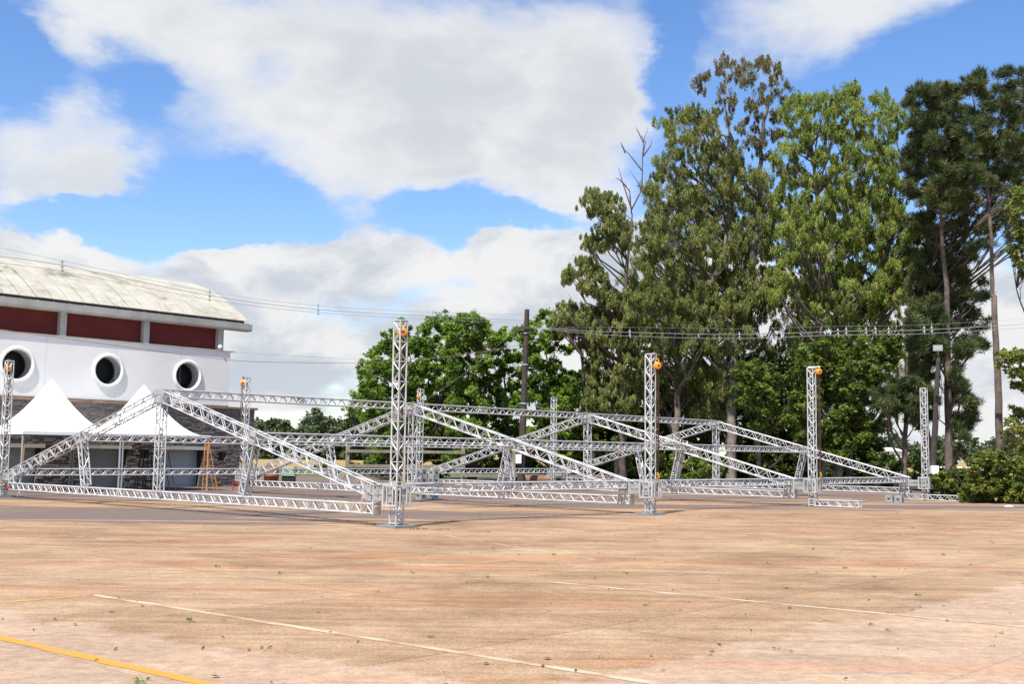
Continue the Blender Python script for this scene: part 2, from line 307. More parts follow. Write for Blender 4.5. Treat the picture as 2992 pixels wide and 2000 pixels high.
# ------------------------------------------------------------------ builders
WLOC = {}
class MB:
    def __init__(s): s.v = []; s.f = []
    def box(s, c, h, ax=None):
        c = np.asarray(c, float); ax = np.eye(3) if ax is None else np.asarray(ax, float); b = len(s.v)
        for sx in (-1, 1):
            for sy in (-1, 1):
                for sz in (-1, 1): s.v.append(c + ax[0] * h[0] * sx + ax[1] * h[1] * sy + ax[2] * h[2] * sz)
        s.f += [(b, b + 1, b + 3, b + 2), (b + 4, b + 6, b + 7, b + 5), (b, b + 4, b + 5, b + 1), (b + 2, b + 3, b + 7, b + 6), (b, b + 2, b + 6, b + 4), (b + 1, b + 5, b + 7, b + 3)]
        return s
    def tube(s, a, b, r0, r1=None, n=8, cap=True):
        a = np.asarray(a, float); b = np.asarray(b, float); r1 = r0 if r1 is None else r1
        d = b - a; L = np.linalg.norm(d)
        if L < 1e-6: return s
        d /= L; x = np.cross(d, (0, 0, 1) if abs(d[2]) < 0.9 else (1, 0, 0)); x /= np.linalg.norm(x); y = np.cross(d, x); k = len(s.v)
        for P, r in ((a, r0), (b, r1)):
            for i in range(n):
                t = 2 * math.pi * i / n; s.v.append(P + (x * math.cos(t) + y * math.sin(t)) * r)
        for i in range(n): j = (i + 1) % n; s.f.append((k + i, k + n + i, k + n + j, k + j))
        if cap: s.f.append(tuple(k + i for i in range(n))); s.f.append(tuple(k + n + i for i in reversed(range(n))))
        return s
    def path(s, pts, rads, n=6):
        pts = [np.asarray(p, float) for p in pts]; k0 = len(s.v); m = len(pts)
        x = None
        for i, P in enumerate(pts):
            d = pts[min(i + 1, m - 1)] - pts[max(i - 1, 0)]; d = d / (np.linalg.norm(d) + 1e-9)
            if x is None: x = np.cross(d, (0, 0, 1) if abs(d[2]) < 0.9 else (1, 0, 0))
            x = x - d * (x @ d); x /= np.linalg.norm(x) + 1e-9; y = np.cross(d, x)
            for q in range(n):
                t = 2 * math.pi * q / n; s.v.append(P + (x * math.cos(t) + y * math.sin(t)) * rads[i])
        for i in range(m - 1):
            for q in range(n):
                j = (q + 1) % n; a = k0 + i * n
                s.f.append((a + q, a + n + q, a + n + j, a + j))
        s.f.append(tuple(k0 + q for q in range(n))); s.f.append(tuple(k0 + (m - 1) * n + q for q in reversed(range(n))))
        return s
    def lathe(s, c, axis, prof, n=24, closed=False):
        # prof: list of (distance along axis, radius)
        c = np.asarray(c, float); d = np.asarray(axis, float); d = d / np.linalg.norm(d)
        x = np.cross(d, (0, 0, 1) if abs(d[2]) < 0.9 else (1, 0, 0)); x /= np.linalg.norm(x); y = np.cross(d, x); k = len(s.v); m = len(prof)
        for (a, r) in prof:
            for i in range(n):
                t = 2 * math.pi * i / n; s.v.append(c + d * a + (x * math.cos(t) + y * math.sin(t)) * max(r, 1e-4))
        for i in range(m - 1 if not closed else m):
            i2 = (i + 1) % m
            for q in range(n):
                j = (q + 1) % n; s.f.append((k + i * n + q, k + i2 * n + q, k + i2 * n + j, k + i * n + j))
        return s
    def quad(s, a, b, c, d):
        k = len(s.v); s.v += [np.asarray(q, float) for q in (a, b, c, d)]; s.f.append((k, k + 1, k + 2, k + 3)); return s
    def build(s, name, mat, parent=None, smooth=False, origin=None, fixn=False):
        V = np.array(s.v, float)
        if origin is None:
            lo, hi = V.min(0), V.max(0); origin = np.array([(lo[0] + hi[0]) / 2, (lo[1] + hi[1]) / 2, lo[2]])
        me = bpy.data.meshes.new(name); me.from_pydata((V - origin).tolist(), [], s.f)
        if fixn:
            bm = bmesh.new(); bm.from_mesh(me); bmesh.ops.recalc_face_normals(bm, faces=bm.faces); bm.to_mesh(me); bm.free()
        me.materials.append(MATS[mat])
        if smooth:
            me.polygons.foreach_set('use_smooth', [True] * len(me.polygons))
            try: me.set_sharp_from_angle(angle=math.radians(50))
            except Exception: pass
        me.update()
        return link(name, me, origin, parent)
def link(name, me, origin, parent=None):
    o = bpy.data.objects.new(name, me); col.objects.link(o); place(o, Matrix.Translation(Vector(origin)), parent); return o
def place(o, M, parent):
    if parent is not None:
        o.parent = parent; o.matrix_parent_inverse = Matrix.Translation(-Vector(WLOC[parent.name]))
    o.matrix_basis = M; WLOC[o.name] = tuple(M.translation)
def empty(name, loc):
    o = bpy.data.objects.new(name, None); o.empty_display_size = 0.3; col.objects.link(o); o.location = loc; WLOC[o.name] = tuple(loc); return o
def tag(o, label=None, cat=None, group=None, kind=None):
    if label: o['label'] = label
    if cat: o['category'] = cat
    if group: o['group'] = group
    if kind: o['kind'] = kind
    return o

# ------------------------------------------------------------------ ground
g = MB(); g.quad((-900, -60, 0), (900, -60, 0), (900, 95, 0), (-900, 95, 0)); tag(g.build('yard_ground', 'yard_concrete'), kind='structure')
g = MB(); g.quad((-3000, 150, 0), (3000, 150, 0), (3000, 4000, 0), (-3000, 4000, 0)); tag(g.build('field', 'field_grass'), kind='structure')
g = MB(); g.quad((-3000, 95, 0), (3000, 95, 0), (3000, 150, 0), (-3000, 150, 0)); tag(g.build('meadow', 'meadow_grass'), kind='structure')

# painted lines
def stripe(p0, p1, w, mat, label, brk=0.0, z=0.004, cat='painted line', name='painted_line'):
    a, b = GR(*p0), GR(*p1); d = b - a; L = np.linalg.norm(d); d /= L; nrm = np.array([-d[1], d[0], 0]); m = MB(); n = max(2, int(L / 0.35))
    for i in range(n):
        if random.random() < brk: continue
        P, Q = a + d * L * i / n, a + d * L * (i + 1) / n
        w0, w1 = w * random.uniform(.36, .54), w * random.uniform(.36, .54)
        m.quad(P - nrm * w0 + (0, 0, z), Q - nrm * w0 + (0, 0, z), Q + nrm * w1 + (0, 0, z), P + nrm * w1 + (0, 0, z))
    o = m.build(name, mat); tag(o, kind='structure'); return o
stripe((-60, 1852), (640, 2010), 0.165, 'yellow_line', '')
stripe((275, 1741), (1990, 2012), 0.13, 'faded_white_line', '', 0.0)
stripe((-40, 1767), (270, 1741), 0.10, 'faded_yellow_line', '', 0.0)
stripe((1600, 1702), (3040, 1839), 0.13, 'faded_white_line', '', 0.0)
stripe((740, 1603), (1270, 1572), 0.09, 'faded_white_line', '', 0.12)
stripe((1300, 1566), (1750, 1640), 0.09, 'faded_white_line', '', 0.45)
stripe((1240, 1662), (1500, 1639), 0.09, 'faded_yellow_line', '', 0.12)
stripe((2420, 1590), (3010, 1520), 0.10, 'faded_yellow_line', '', 0.15)
stripe((40, 1555), (560, 1598), 0.09, 'faded_white_line', '', 0.3)

# ------------------------------------------------------------------ truss system
K = 2.0 / 1.5
X1, Y1, YAW, SPAN, BAY = -2.3187 * K, 23.4732 * K, 0.83, 18.4208 * K, 8.8886 * K
PD = np.array([math.cos(YAW), math.sin(YAW), 0]); FD = np.array([-math.sin(YAW), math.cos(YAW), 0]); ZU = np.array([0, 0, 1.0])
def base(i, s=0.0): return np.array([X1, Y1, 0]) + PD * BAY * i + FD * s
CR, BR = 0.026, 0.0165                       # chord and brace radii
_bm = MB(); _bm.tube((0, 0, 0), (0, 0, 1), 1.0, n=8, cap=False); 
brace_me = bpy.data.meshes.new('brace'); brace_me.from_pydata([tuple(v) for v in _bm.v], [], _bm.f); brace_me.materials.append(MATS['aluminium'])
brace_me.polygons.foreach_set('use_smooth', [True] * len(brace_me.polygons))
def brace_obj(a, b, parent, r=BR):
    o = bpy.data.objects.new('brace', brace_me); col.objects.link(o)
    d = Vector(b - a); M = Matrix.Translation(Vector(a)) @ d.to_track_quat('Z', 'Y').to_matrix().to_4x4() @ Matrix.Diagonal((r, r, d.length, 1))
    place(o, M, parent); return o
def truss(A, B, up, depth, width, bay, chords, single_faces=(0, 1), rungs=False, endframes=True, budget=300, joints=()):
    """box truss between A and B; chords: MB that receives the four chords; returns the braces to build singly and the MB of the rest"""
    A = np.asarray(A, float); B = np.asarray(B, float); d = B - A; L = np.linalg.norm(d); d = d / L
    up = np.asarray(up, float); up = up - d * (up @ d); up /= np.linalg.norm(up); w = np.cross(d, up)
    hd, hw = depth / 2 - CR, width / 2 - CR
    cor = [up * hd + w * hw, up * hd - w * hw, -up * hd - w * hw, -up * hd + w * hw]
    for q in cor: chords.tube(A + q, B + q, CR, n=8)
    if endframes:
        for t in [0.03, L - 0.03] + [j + e for j in joints for e in (-0.05, 0.05)]:
            for i in range(4): chords.tube(A + d * t + cor[i], A + d * t + cor[(i + 1) % 4], CR * 0.85, n=6)
    n = max(2, int(round(L / bay))); n += n % 2; st = (L - 0.12) / n
    faces = [(i, (i + 1) % 4) for i in range(4)]
    # nearest face to the camera first
    mid = (A + B) / 2; order = sorted(range(4), key=lambda q: np.linalg.norm(mid + (cor[faces[q][0]] + cor[faces[q][1]]) / 2 - CAM))
    rest = MB(); pend = []
    for rank, q in enumerate(order):
        a, b = cor[faces[q][0]], cor[faces[q][1]]; wide = 2 if (q in (0, 2) and not rungs) else 1   # top and bottom faces are laced more openly
        for k in range(n // wide):
            t0, t1 = 0.06 + k * st * wide, 0.06 + (k + 1) * st * wide
            P, Q = (A + d * t0 + a, A + d * t1 + b) if (k + q) % 2 == 0 else (A + d * t0 + b, A + d * t1 + a)
            if rank in single_faces and len(pend) < budget: pend.append((P, Q))
            else: rest.tube(P, Q, BR, n=6, cap=False)
            if rungs and k % 2 == 1 and k < n - 1:
                P, Q = A + d * t1 + a, A + d * t1 + b
                rest.tube(P, Q, BR, n=6, cap=False)
    return pend, rest
def finish_lacing(rest, parent):
    if rest.v:
        o = rest.build('lacing', 'aluminium', parent, smooth=True); o['kind'] = 'stuff'
def block(m, c, ax, h, gap=0.30):
    """connector block: corner tubes, two plate bands on every side"""
    c = np.asarray(c, float)
    for sx in (-1, 1):
        for sy in (-1, 1):
            m.tube(c + ax[0] * h[0] * sx * .92 + ax[1] * h[1] * sy * .92 - ax[2] * h[2], c + ax[0] * h[0] * sx * .92 + ax[1] * h[1] * sy * .92 + ax[2] * h[2], CR, n=8)
    for sz in (-1, 1):
        zc = c + ax[2] * h[2] * sz * (0.5 + gap / 2)
        bh = h[2] * (0.5 - gap / 2) * 0.92
        for s_ in (-1, 1):
            m.box(zc + ax[0] * h[0] * s_, (0.006, h[1] * 0.95, bh), ax)
            m.box(zc + ax[1] * h[1] * s_, (h[0] * 0.95, 0.006, bh), ax)
    return m
def holes(m, c, ax, h, gap=0.3):
    c = np.asarray(c, float)
    for sz in (-1, 1):
        zc = c + ax[2] * h[2] * sz * (0.5 + gap / 2)
        for s_ in (-1, 1):
            for e in (-.5, .5):
                p = zc + ax[0] * (h[0] * s_ + 0.004 * s_) + ax[1] * h[1] * e; m.tube(p, p + ax[0] * 0.006 * s_, 0.016, n=8)
                p = zc + ax[1] * (h[1] * s_ + 0.004 * s_) + ax[0] * h[0] * e; m.tube(p, p + ax[1] * 0.006 * s_, 0.016, n=8)
AXF = [FD, PD, ZU]

def lettering(txt, pos, xdir, ydir, size, parent):
    cu = bpy.data.curves.new('lettering', 'FONT'); cu.body = txt; cu.size = size; cu.extrude = 0.0015; cu.align_x = 'CENTER'; cu.align_y = 'CENTER'; cu.resolution_u = 2
    t = bpy.data.objects.new('lettering_source', cu); col.objects.link(t)
    me = bpy.data.meshes.new_from_object(t); bpy.data.objects.remove(t)
    me.name = 'lettering'; me.materials.clear(); me.materials.append(MATS['stencil'])
    o = bpy.data.objects.new('lettering', me); col.objects.link(o)
    x = Vector(xdir).normalized(); y = Vector(ydir).normalized(); z = x.cross(y)
    M = Matrix(((x[0], y[0], z[0], pos[0]), (x[1], y[1], z[1], pos[1]), (x[2], y[2], z[2], pos[2]), (0, 0, 0, 1)))
    place(o, M, parent); return o

ORD = ['first', 'second', 'third', 'fourth']
TW = 0.31
def gable(i):
    mid = base(i, SPAN / 2); root = empty('gable_frame', tuple(mid))
    tag(root, f'{ORD[i]} aluminium gable truss frame counted from the white tents', 'truss frame', 'gable truss frames of the roof')
    P = lambda s, z, o=0.0: base(i, s) + ZU * z + PD * o
    H = SPAN / 2; sl_ = (4.14 - 1.15) / (H - 0.80); ct = 1 / math.hypot(1, sl_); RD = 0.42
    zt = lambda s: 1.15 + sl_ * (s - 0.80)
    budget = [300]
    specs = []
    specs.append(('tie_beam', P(0.81, 0.466), P(SPAN - 0.81, 0.466), ZU, TW, 0.245, (0,), (3.0, 6.0, 9.0, SPAN / 2 - 0.81, 14.0, 17.0, 20.0)))
    for sg in (0, 1):
        fl = (lambda s: s) if sg == 0 else (lambda s: SPAN - s)
        off = RD / 2
        a_s, b_s = 1.02, H - 0.30
        sgn = 1 if sg == 0 else -1
        A = P(fl(a_s + off * sl_ * ct), zt(a_s) - off * ct); B = P(fl(b_s + off * sl_ * ct), zt(b_s) - off * ct)
        up = ZU * ct - FD * sgn * sl_ * ct
        specs.append(('rafter', A, B, up, RD, 0.34, (0, 1), (2.6, 8.4)))
        tp = P(fl(6.72), zt(6.72) - RD); ft = P(fl(7.15), 0.66)
        specs.append(('web_post', tp, ft, FD, TW, 0.27, (0,), (1.1,)))
    specs.append(('king_post', P(H, 3.70), P(H, 0.60), FD, TW, 0.27, (0,), (1.6,)))
    for (name, A, B, up, depth, bay, faces, jt) in specs:
        chords = MB()
        pending, rest = truss(A, B, up, depth, TW, bay, chords, faces, budget=max(0, budget[0]), joints=jt)
        o = chords.build(name, 'aluminium', root, smooth=True)
        for (a, b) in pending: brace_obj(a, b, o)
        budget[0] -= len(pending)
        finish_lacing(rest, o)
    # apex block, mid blocks, corner blocks, sleeve blocks
    m = MB(); block(m, P(H, 3.90), AXF, (0.30, 0.16, 0.235), 0.12)
    for s_ in (-1, 1):
        for w_ in (-1, 1):
            for (z0, z1) in ((4.115, 4.115 - 0.06), (3.66, 3.66 - 0.06)):
                m.tube(P(H, z0, w_ * .128), P(H + s_ * 0.42, z0 - 0.42 * sl_ + 0.05, w_ * .128), CR, n=8)
    o = m.build('apex_block', 'block_aluminium', root, smooth=True)
    for sg in (0, 1):
        fl = (lambda s: s) if sg == 0 else (lambda s: SPAN - s)
        sgn = 1 if sg == 0 else -1
        rax = [(FD * sgn * ct + ZU * sl_ * ct), PD, (ZU * ct - FD * sgn * sl_ * ct)]
        m = MB(); c = P(fl(6.62), zt(6.62) - RD / 2 * 1.06); block(m, c, rax, (0.17, 0.165, 0.225), 0.12); m.build('mid_block', 'block_aluminium', root, smooth=True)
        # corner assembly: outer post, leaning inner post, plates with bolt holes
        m = MB()
        for w_ in (-1, 1):
            m.tube(P(fl(0.83), 0.31, w_ * .128), P(fl(0.83), 1.14, w_ * .128), CR, n=8)
            m.tube(P(fl(1.36), 0.31, w_ * .128), P(fl(1.20), 1.22, w_ * .128), CR, n=8)
            m.tube(P(fl(0.83), 1.13, w_ * .128), P(fl(1.25), 1.24, w_ * .128), CR, n=8)
            m.tube(P(fl(0.83), 0.62, w_ * .128), P(fl(1.35), 0.60, w_ * .128), CR, n=8)
        for z_ in (0.33, 0.62, 1.12): m.tube(P(fl(0.83), z_, -.128), P(fl(0.83), z_, .128), CR, n=8)
        for z_ in (0.60, 0.95): m.tube(P(fl(1.30), z_, -.128), P(fl(1.30), z_, .128), CR, n=8)
        m.build('corner_post', 'aluminium', root, smooth=True)
        for (z0, hh) in ((0.75, 0.07), (0.98, 0.07)):
            for w_ in (-1, 1): MB().box(P(fl(1.06), z0 + 0.03, w_ * .150), (0.17, 0.006, hh), rax).build('corner_plate', 'block_aluminium', root)
        MB().box(P(fl(0.795), 0.42), (0.006, 0.12, 0.10), AXF).build('end_plate', 'block_aluminium', root)
        # linking block between the frame corner and the sleeve
        m = MB(); block(m, P(fl(0.53), 0.86), [FD, PD, ZU], (0.25, 0.15, 0.16), 0.10); m.build('link_block', 'block_aluminium', root, smooth=True)
        # sleeve running on the tower
        sc = P(fl(0.0), 0.865); m = MB(); a, q = 0.26, 0.026
        for sx in (-1, 1):
            for sy in (-1, 1): m.box(sc + FD * a * sx + PD * a * sy, (q, q, 0.29), AXF)
            for z_ in (-1, 1):
                m.box(sc + FD * a * sx + ZU * (0.27 * z_), (q * .9, a, q), AXF); m.box(sc + PD * a * sx + ZU * (0.27 * z_), (a, q * .9, q), AXF)
            for e in (-.12, .12):
                m.tube(sc + FD * (a + .002) * sx + PD * e - ZU * .27, sc + FD * (a + .002) * sx + PD * e + ZU * .27, 0.02, n=8)
                m.tube(sc + PD * (a + .002) * sx + FD * e - ZU * .27, sc + PD * (a + .002) * sx + FD * e + ZU * .27, 0.02, n=8)
        sv = m.build('sleeve_block', 'aluminium', root, smooth=True)
        m = MB(); hm = MB()
        for z_ in (-0.105, 0.105):
            for s_ in (-1, 1):
                m.box(sc + FD * (a - 0.03) * s_ + ZU * z_, (0.006, 0.12, 0.075), AXF); m.box(sc + PD * (a - 0.03) * s_ + ZU * z_, (0.12, 0.006, 0.075), AXF)
                for e in (-.06, .06):
                    b_ = sc + FD * (a - 0.022) * s_ + PD * e + ZU * (z_ + .02); hm.tube(b_, b_ + FD * s_ * .006, 0.012, n=6)
                    b_ = sc + PD * (a - 0.022) * s_ + FD * e + ZU * (z_ + .02); hm.tube(b_, b_ + PD * s_ * .006, 0.012, n=6)
        m.build('sleeve_plate', 'block_aluminium', sv)['kind'] = 'stuff'; hm.build('bolt', 'bolt_hole', sv)['kind'] = 'stuff'
        if sg == 0:
            fp = sc - PD * (a - 0.03 + 0.008)
            if i == 2:
                lettering('ALE', fp + ZU * 0.10, -FD, ZU, 0.115, sv); lettering('S1C', fp - ZU * 0.11, -FD, ZU, 0.115, sv)
            elif i == 1:
                lettering('ALE', fp - ZU * 0.105, FD, -ZU, 0.115, sv)
            elif i == 0:
                lettering('ALS', P(0.60, 0.88, -.158), ZU, FD, 0.13, root)
    return root
for i in range(4): gable(i)

# purlin trusses: five lines, three bays
def purlin(i, s, z, row, jt):
    A, B = base(i, s) + ZU * z + PD * 0.15, base(i + 1, s) + ZU * z - PD * 0.15
    root = empty('purlin_truss', tuple((A + B) / 2 * np.array([1, 1, 0]) + ZU * (z - TW / 2)))
    tag(root, f'{row} between {ORD[i]} and {ORD[i + 1]} gable frames from the tents', 'truss beam', 'purlin trusses between the gable frames')
    pend, rest = truss(A, B, ZU, TW, TW, 0.245, MB(), (0, 1), joints=jt)
    # four chords, each its own part
    d = (B - A) / np.linalg.norm(B - A); w = np.cross(d, ZU); hd = TW / 2 - CR
    for q in (ZU * hd + w * hd, ZU * hd - w * hd, -ZU * hd - w * hd, -ZU * hd + w * hd):
        MB().tube(A + q, B + q, CR, n=8).build('chord', 'aluminium', root, smooth=True)
    L = np.linalg.norm(B - A); cor = [ZU * hd + w * hd, ZU * hd - w * hd, -ZU * hd - w * hd, -ZU * hd + w * hd]
    for t in [0.03, L - 0.03] + [j + k for j in jt for k in (-.06, .06)]:
        e = MB()
        for k in range(4):
            e.tube(A + d * t + cor[k], A + d * t + cor[(k + 1) % 4], CR * .9, n=6)
        e.build('joint_collar', 'block_aluminium', root, smooth=True)
    for j in jt:
        for sgn in (-1, 1): MB().box(A + d * j + w * sgn * hd, (0.06, 0.006, hd), [d, w, ZU]).build('joint_plate', 'block_aluminium', root)
    for (a, b) in pend: brace_obj(a, b, root)
    finish_lacing(rest, root)
for i in range(3):
    for s, z, row in ((1.05, 1.01, 'open-side low eave truss'), (6.60, 2.47, 'open-side mid-slope truss'), (SPAN / 2, 4.0, 'ridge truss'),
                      (SPAN - 6.60, 2.47, 'hall-side mid-slope truss'), (SPAN - 1.05, 1.05, 'hall-side low eave truss')):
        purlin(i, s, z, row, (5.8,) if i % 2 == 0 else (4.2, 8.1))

# towers
def outrigger(root, a, b, name='outrigger'):
    ch = MB(); pend, rest = truss(a, b, ZU, TW, TW, 0.26, ch, (0, 1))
    o = ch.build(name, 'aluminium', root, smooth=True)
    for (p, q) in pend: brace_obj(p, q, o)
    finish_lacing(rest, o)
def tower(i, s, H, foot, label):
    c = base(i, s); root = empty('lifting_tower', tuple(c)); tag(root, label, 'truss tower', 'lifting towers of the roof frame')
    z0 = 0.065 if foot == 'plate' else 0.0
    pend, rest = truss(c + ZU * z0, c + ZU * H, FD, TW, TW, 0.28, MB(), (0, 1), rungs=True)
    hd = TW / 2 - CR
    for sx in (-1, 1):
        for sy in (-1, 1): MB().tube(c + FD * hd * sx + PD * hd * sy + ZU * z0, c + FD * hd * sx + PD * hd * sy + ZU * H, CR, n=8).build('chord', 'aluminium', root, smooth=True)
    for z_ in (z0 + 0.05, H - 0.02, z0 + 0.30):
        e = MB()
        for sx in (-1, 1):
            e.tube(c + FD * hd * sx - PD * hd + ZU * z_, c + FD * hd * sx + PD * hd + ZU * z_, CR, n=8); e.tube(c + PD * hd * sx - FD * hd + ZU * z_, c + PD * hd * sx + FD * hd + ZU * z_, CR, n=8)
        e.build('end_frame', 'aluminium', root, smooth=True)
    for (a, b) in pend: brace_obj(a, b, root)
    finish_lacing(rest, root)
    if foot == 'plate':
        p = MB(); p.box(c + ZU * 0.033, (0.40, 0.40, 0.033), AXF); p.build('base_plate', 'galvanised_plate', root)
    elif foot == 'one':
        outrigger(root, c - FD * 0.15 + ZU * 0.155, c - FD * 2.15 + ZU * 0.155)
    else:
        outrigger(root, c - FD * 0.15 + ZU * 0.155, c - FD * 1.75 + ZU * 0.155); outrigger(root, c + FD * 0.15 + ZU * 0.155, c + FD * 1.3 + ZU * 0.155)
    return root
TH = 4.2871 * K
tower(0, 0, TH - 0.02, 'plate', 'aluminium truss tower on a grey base plate with a green sling knotted over its top')
tower(1, 0, TH - 0.08, 'plate', 'truss tower on a base plate at the second gable, orange hoist outside it')
tower(2, 0, TH + 0.20, 'one', 'truss tower with one ground outrigger and a hoist bar across its top')
tower(3, 0, TH - 0.06, 'two', 'aluminium truss tower without a hoist beside the leafy bush, outriggers to both sides')
tower(0, SPAN, TH, 'plate', 'aluminium truss tower in front of the white tents and the round windows')
tower(1, SPAN, TH, 'plate', 'aluminium truss tower beside the corner of the dark stone wall')
tower(2, SPAN, TH, 'two', 'aluminium truss tower in front of the dense green plane trees at the third gable frame')
tower(3, SPAN, TH + 0.08, 'two', 'aluminium truss tower near the wooden utility pole, rising by the bare tree fork')

# chain hoists
def hoist(top, pos, zl, label, strap=True, sling=None, bar=None):
    """top: where it hangs; pos: centre of the body; zl: height of the lower hook"""
    pos = np.asarray(pos, float); root = empty('chain_hoist', tuple(pos - ZU * (pos[2] - zl) * 0)); tag(root, label, 'chain hoist', 'orange chain hoists on the towers')
    f = np.array([0.35, -0.94, 0]); r_ = np.array([0.94, 0.35, 0])
    m = MB(); m.lathe(pos - f * 0.10, f, [(0, 0.0), (0, 0.10), (0.02, 0.125), (0.07, 0.13), (0.085, 0.10), (0.115, 0.10), (0.13, 0.13), (0.18, 0.125), (0.20, 0.10), (0.20, 0.0)], 20); m.build('body', 'hoist_orange', root, smooth=True)
    m = MB(); m.box(pos + f * 0.103, (0.045, 0.004, 0.03), [r_, f, ZU]); m.build('name_plate', 'bolt_hole', root)
    m = MB(); hk = [pos + ZU * 0.11, pos + ZU * 0.15 + r_ * 0.05, pos + ZU * 0.20 + r_ * 0.055, pos + ZU * 0.245 + r_ * 0.02, pos + ZU * 0.24 - r_ * 0.03, pos + ZU * 0.205 - r_ * 0.05]
    m.path(hk, [0.022, 0.024, 0.022, 0.02, 0.017, 0.012], 8); m.build('top_hook', 'hoist_orange', root, smooth=True)
    for k, (dx, dz) in enumerate(((-0.035, zl + 0.15), (0.03, zl - 0.05), (0.055, zl + 0.5))):
        P0 = pos + r_ * dx - ZU * 0.09; m = MB(); n = int((P0[2] - dz) / 0.085)
        for j in range(n):
            q = P0 - ZU * (0.085 * j); ww = r_ if j % 2 == 0 else f
            for sg in (-1, 1): m.tube(q + ww * 0.014 * sg, q - ZU * 0.10 + ww * 0.014 * sg, 0.0085, n=4, cap=False)
        m.build('chain', 'chain_steel', root)
    lowp = np.array([pos[0], pos[1], zl]) + r_ * 0.03
    m = MB(); m.path([lowp + ZU * 0.20, lowp + ZU * 0.12, lowp + ZU * 0.06 + r_ * 0.045, lowp + r_ * 0.03, lowp - r_ * 0.02, lowp - r_ * 0.04 + ZU * 0.05], [0.03, 0.035, 0.026, 0.026, 0.02, 0.012], 8); m.build('load_hook', 'hoist_orange', root, smooth=True)
    if strap:
        m = MB(); m.path([lowp + ZU * 0.03, lowp - ZU * 0.15 - r_ * 0.03, lowp - ZU * 0.35 - r_ * 0.045, lowp - ZU * 0.52 - r_ * 0.06], [0.04, 0.036, 0.045, 0.04], 6); m.path([lowp + ZU * 0.03, lowp - ZU * 0.2 + r_ * 0.02, lowp - ZU * 0.50 + r_ * 0.0], [0.03, 0.03, 0.03], 6); m.build('strap', 'strap_olive', root, smooth=True)
    top = np.asarray(top, float)
    if sling:
        m = MB(); m.path([top - r_ * 0.12 - ZU * 0.01, top + ZU * 0.045, top + r_ * 0.07 + ZU * 0.01, (top + pos) / 2 + ZU * 0.06 + r_ * 0.03, pos + ZU * 0.23], [0.030, 0.035, 0.04, 0.03, 0.025], 7); m.build('sling', sling, root, smooth=True)
    if bar is not None:
        m = MB(); m.tube(bar[0], bar[1], 0.035, n=10); m.build('hanger_bar', 'aluminium', root, smooth=True)
    return root
def at_tower(i, s, dx, z):                        # dx: metres towards the right of the view
    return base(i, s) + np.array([dx, -0.05, 0]) + ZU * z
hoist(at_tower(0, 0, 0.02, TH), at_tower(0, 0, 0.05, TH - 0.36), 1.22, 'orange chain hoist hanging inside the tower top from a green sling', True, 'sling_green')
hoist(at_tower(1, 0, 0.12, TH - .1), at_tower(1, 0, 0.235, TH - 0.50), 1.25, 'orange chain hoist on the outer side of the second plate-footed tower', True, 'rail_wood')
t3 = base(2, 0) + ZU * (TH + 0.225)
hoist(t3 + np.array([.2, 0, 0]), at_tower(2, 0, 0.30, TH + 0.03), 1.25, 'orange chain hoist hanging from the bar across a tower top', True, None, (t3 + np.array([-0.12, 0.05, 0]), t3 + np.array([0.36, -0.05, 0])))
hoist(at_tower(0, SPAN, -0.02, TH), at_tower(0, SPAN, 0.0, TH - 0.34), 1.3, 'orange chain hoist inside the tower in front of the white tents', False, 'bolt_hole')
hoist(at_tower(1, SPAN, -0.1, TH), at_tower(1, SPAN, -0.20, TH - 0.30), 1.3, 'orange chain hoist on the tower beside the stone wall corner', False, 'rail_wood')
hoist(at_tower(2, SPAN, -0.05, TH), at_tower(2, SPAN, -0.08, TH - 0.42), 1.3, 'small orange chain hoist in the tower in front of the plane trees', False, 'rail_wood')

# red rag tied to the end of the first tie beam
q = base(0, SPAN - 0.85) + ZU * 0.40 - PD * 0.16; m = MB()
m.path([q + ZU * .12 + FD * .02, q + ZU * .03 - FD * .05, q - ZU * .06 + FD * .03, q - ZU * .10 + FD * .12], [.02, .035, .04, .012], 6)
tag(m.build('red_rag', 'red_plastic', smooth=True), 'small red rag tied to the end of the first tie beam', 'rag')
# spare corner blocks
def spare(c, rot, label, group):
    ax = [np.array([math.cos(rot), math.sin(rot), 0]), np.array([-math.sin(rot), math.cos(rot), 0]), ZU]
    root = empty('spare_corner_block', tuple(c)); tag(root, label, 'truss block', group)
    m = MB(); block(m, np.asarray(c) + ZU * 0.17, ax, (0.165, 0.165, 0.17), 0.0)
    m.box(np.asarray(c) + ZU * 0.33, (0.14, 0.14, 0.005), ax); m.build('housing', 'block_aluminium', root, smooth=True)
    m = MB(); holes(m, np.asarray(c) + ZU * 0.17, ax, (0.165, 0.165, 0.17), 0.0)
    for s_ in (-1, 1):
        for q in (0, 1): m.box(np.asarray(c) + ZU * 0.17 + ax[q] * 0.1715 * s_, (0.006 if q == 0 else 0.055, 0.055 if q == 0 else 0.006, 0.045), ax)
    m.build('bolt_hole', 'bolt_hole', root)['kind'] = 'stuff'
pc = GR(1250, 1461)
for q, dx in enumerate((-0.30, 0.24)):
    for k in range(4):
        spare(pc + np.array([dx, 0.12 * q, 0.342 * k]) + np.array([random.uniform(-.02, .02), random.uniform(-.02, .02), 0]), YAW + random.uniform(-.06, .06), ('bottom', 'second-row', 'third-row', 'top')[k] + ' grey spare corner block in the pile beside the second king post', 'piled spare corner blocks')
for (x, y) in ((2634, 1473), (2662, 1475)):
    spare(GR(x, y) + np.array([0, 1.6, 0]), YAW + 0.1, 'grey spare corner block on the ground behind the hoistless tower', 'loose corner blocks by the bush')

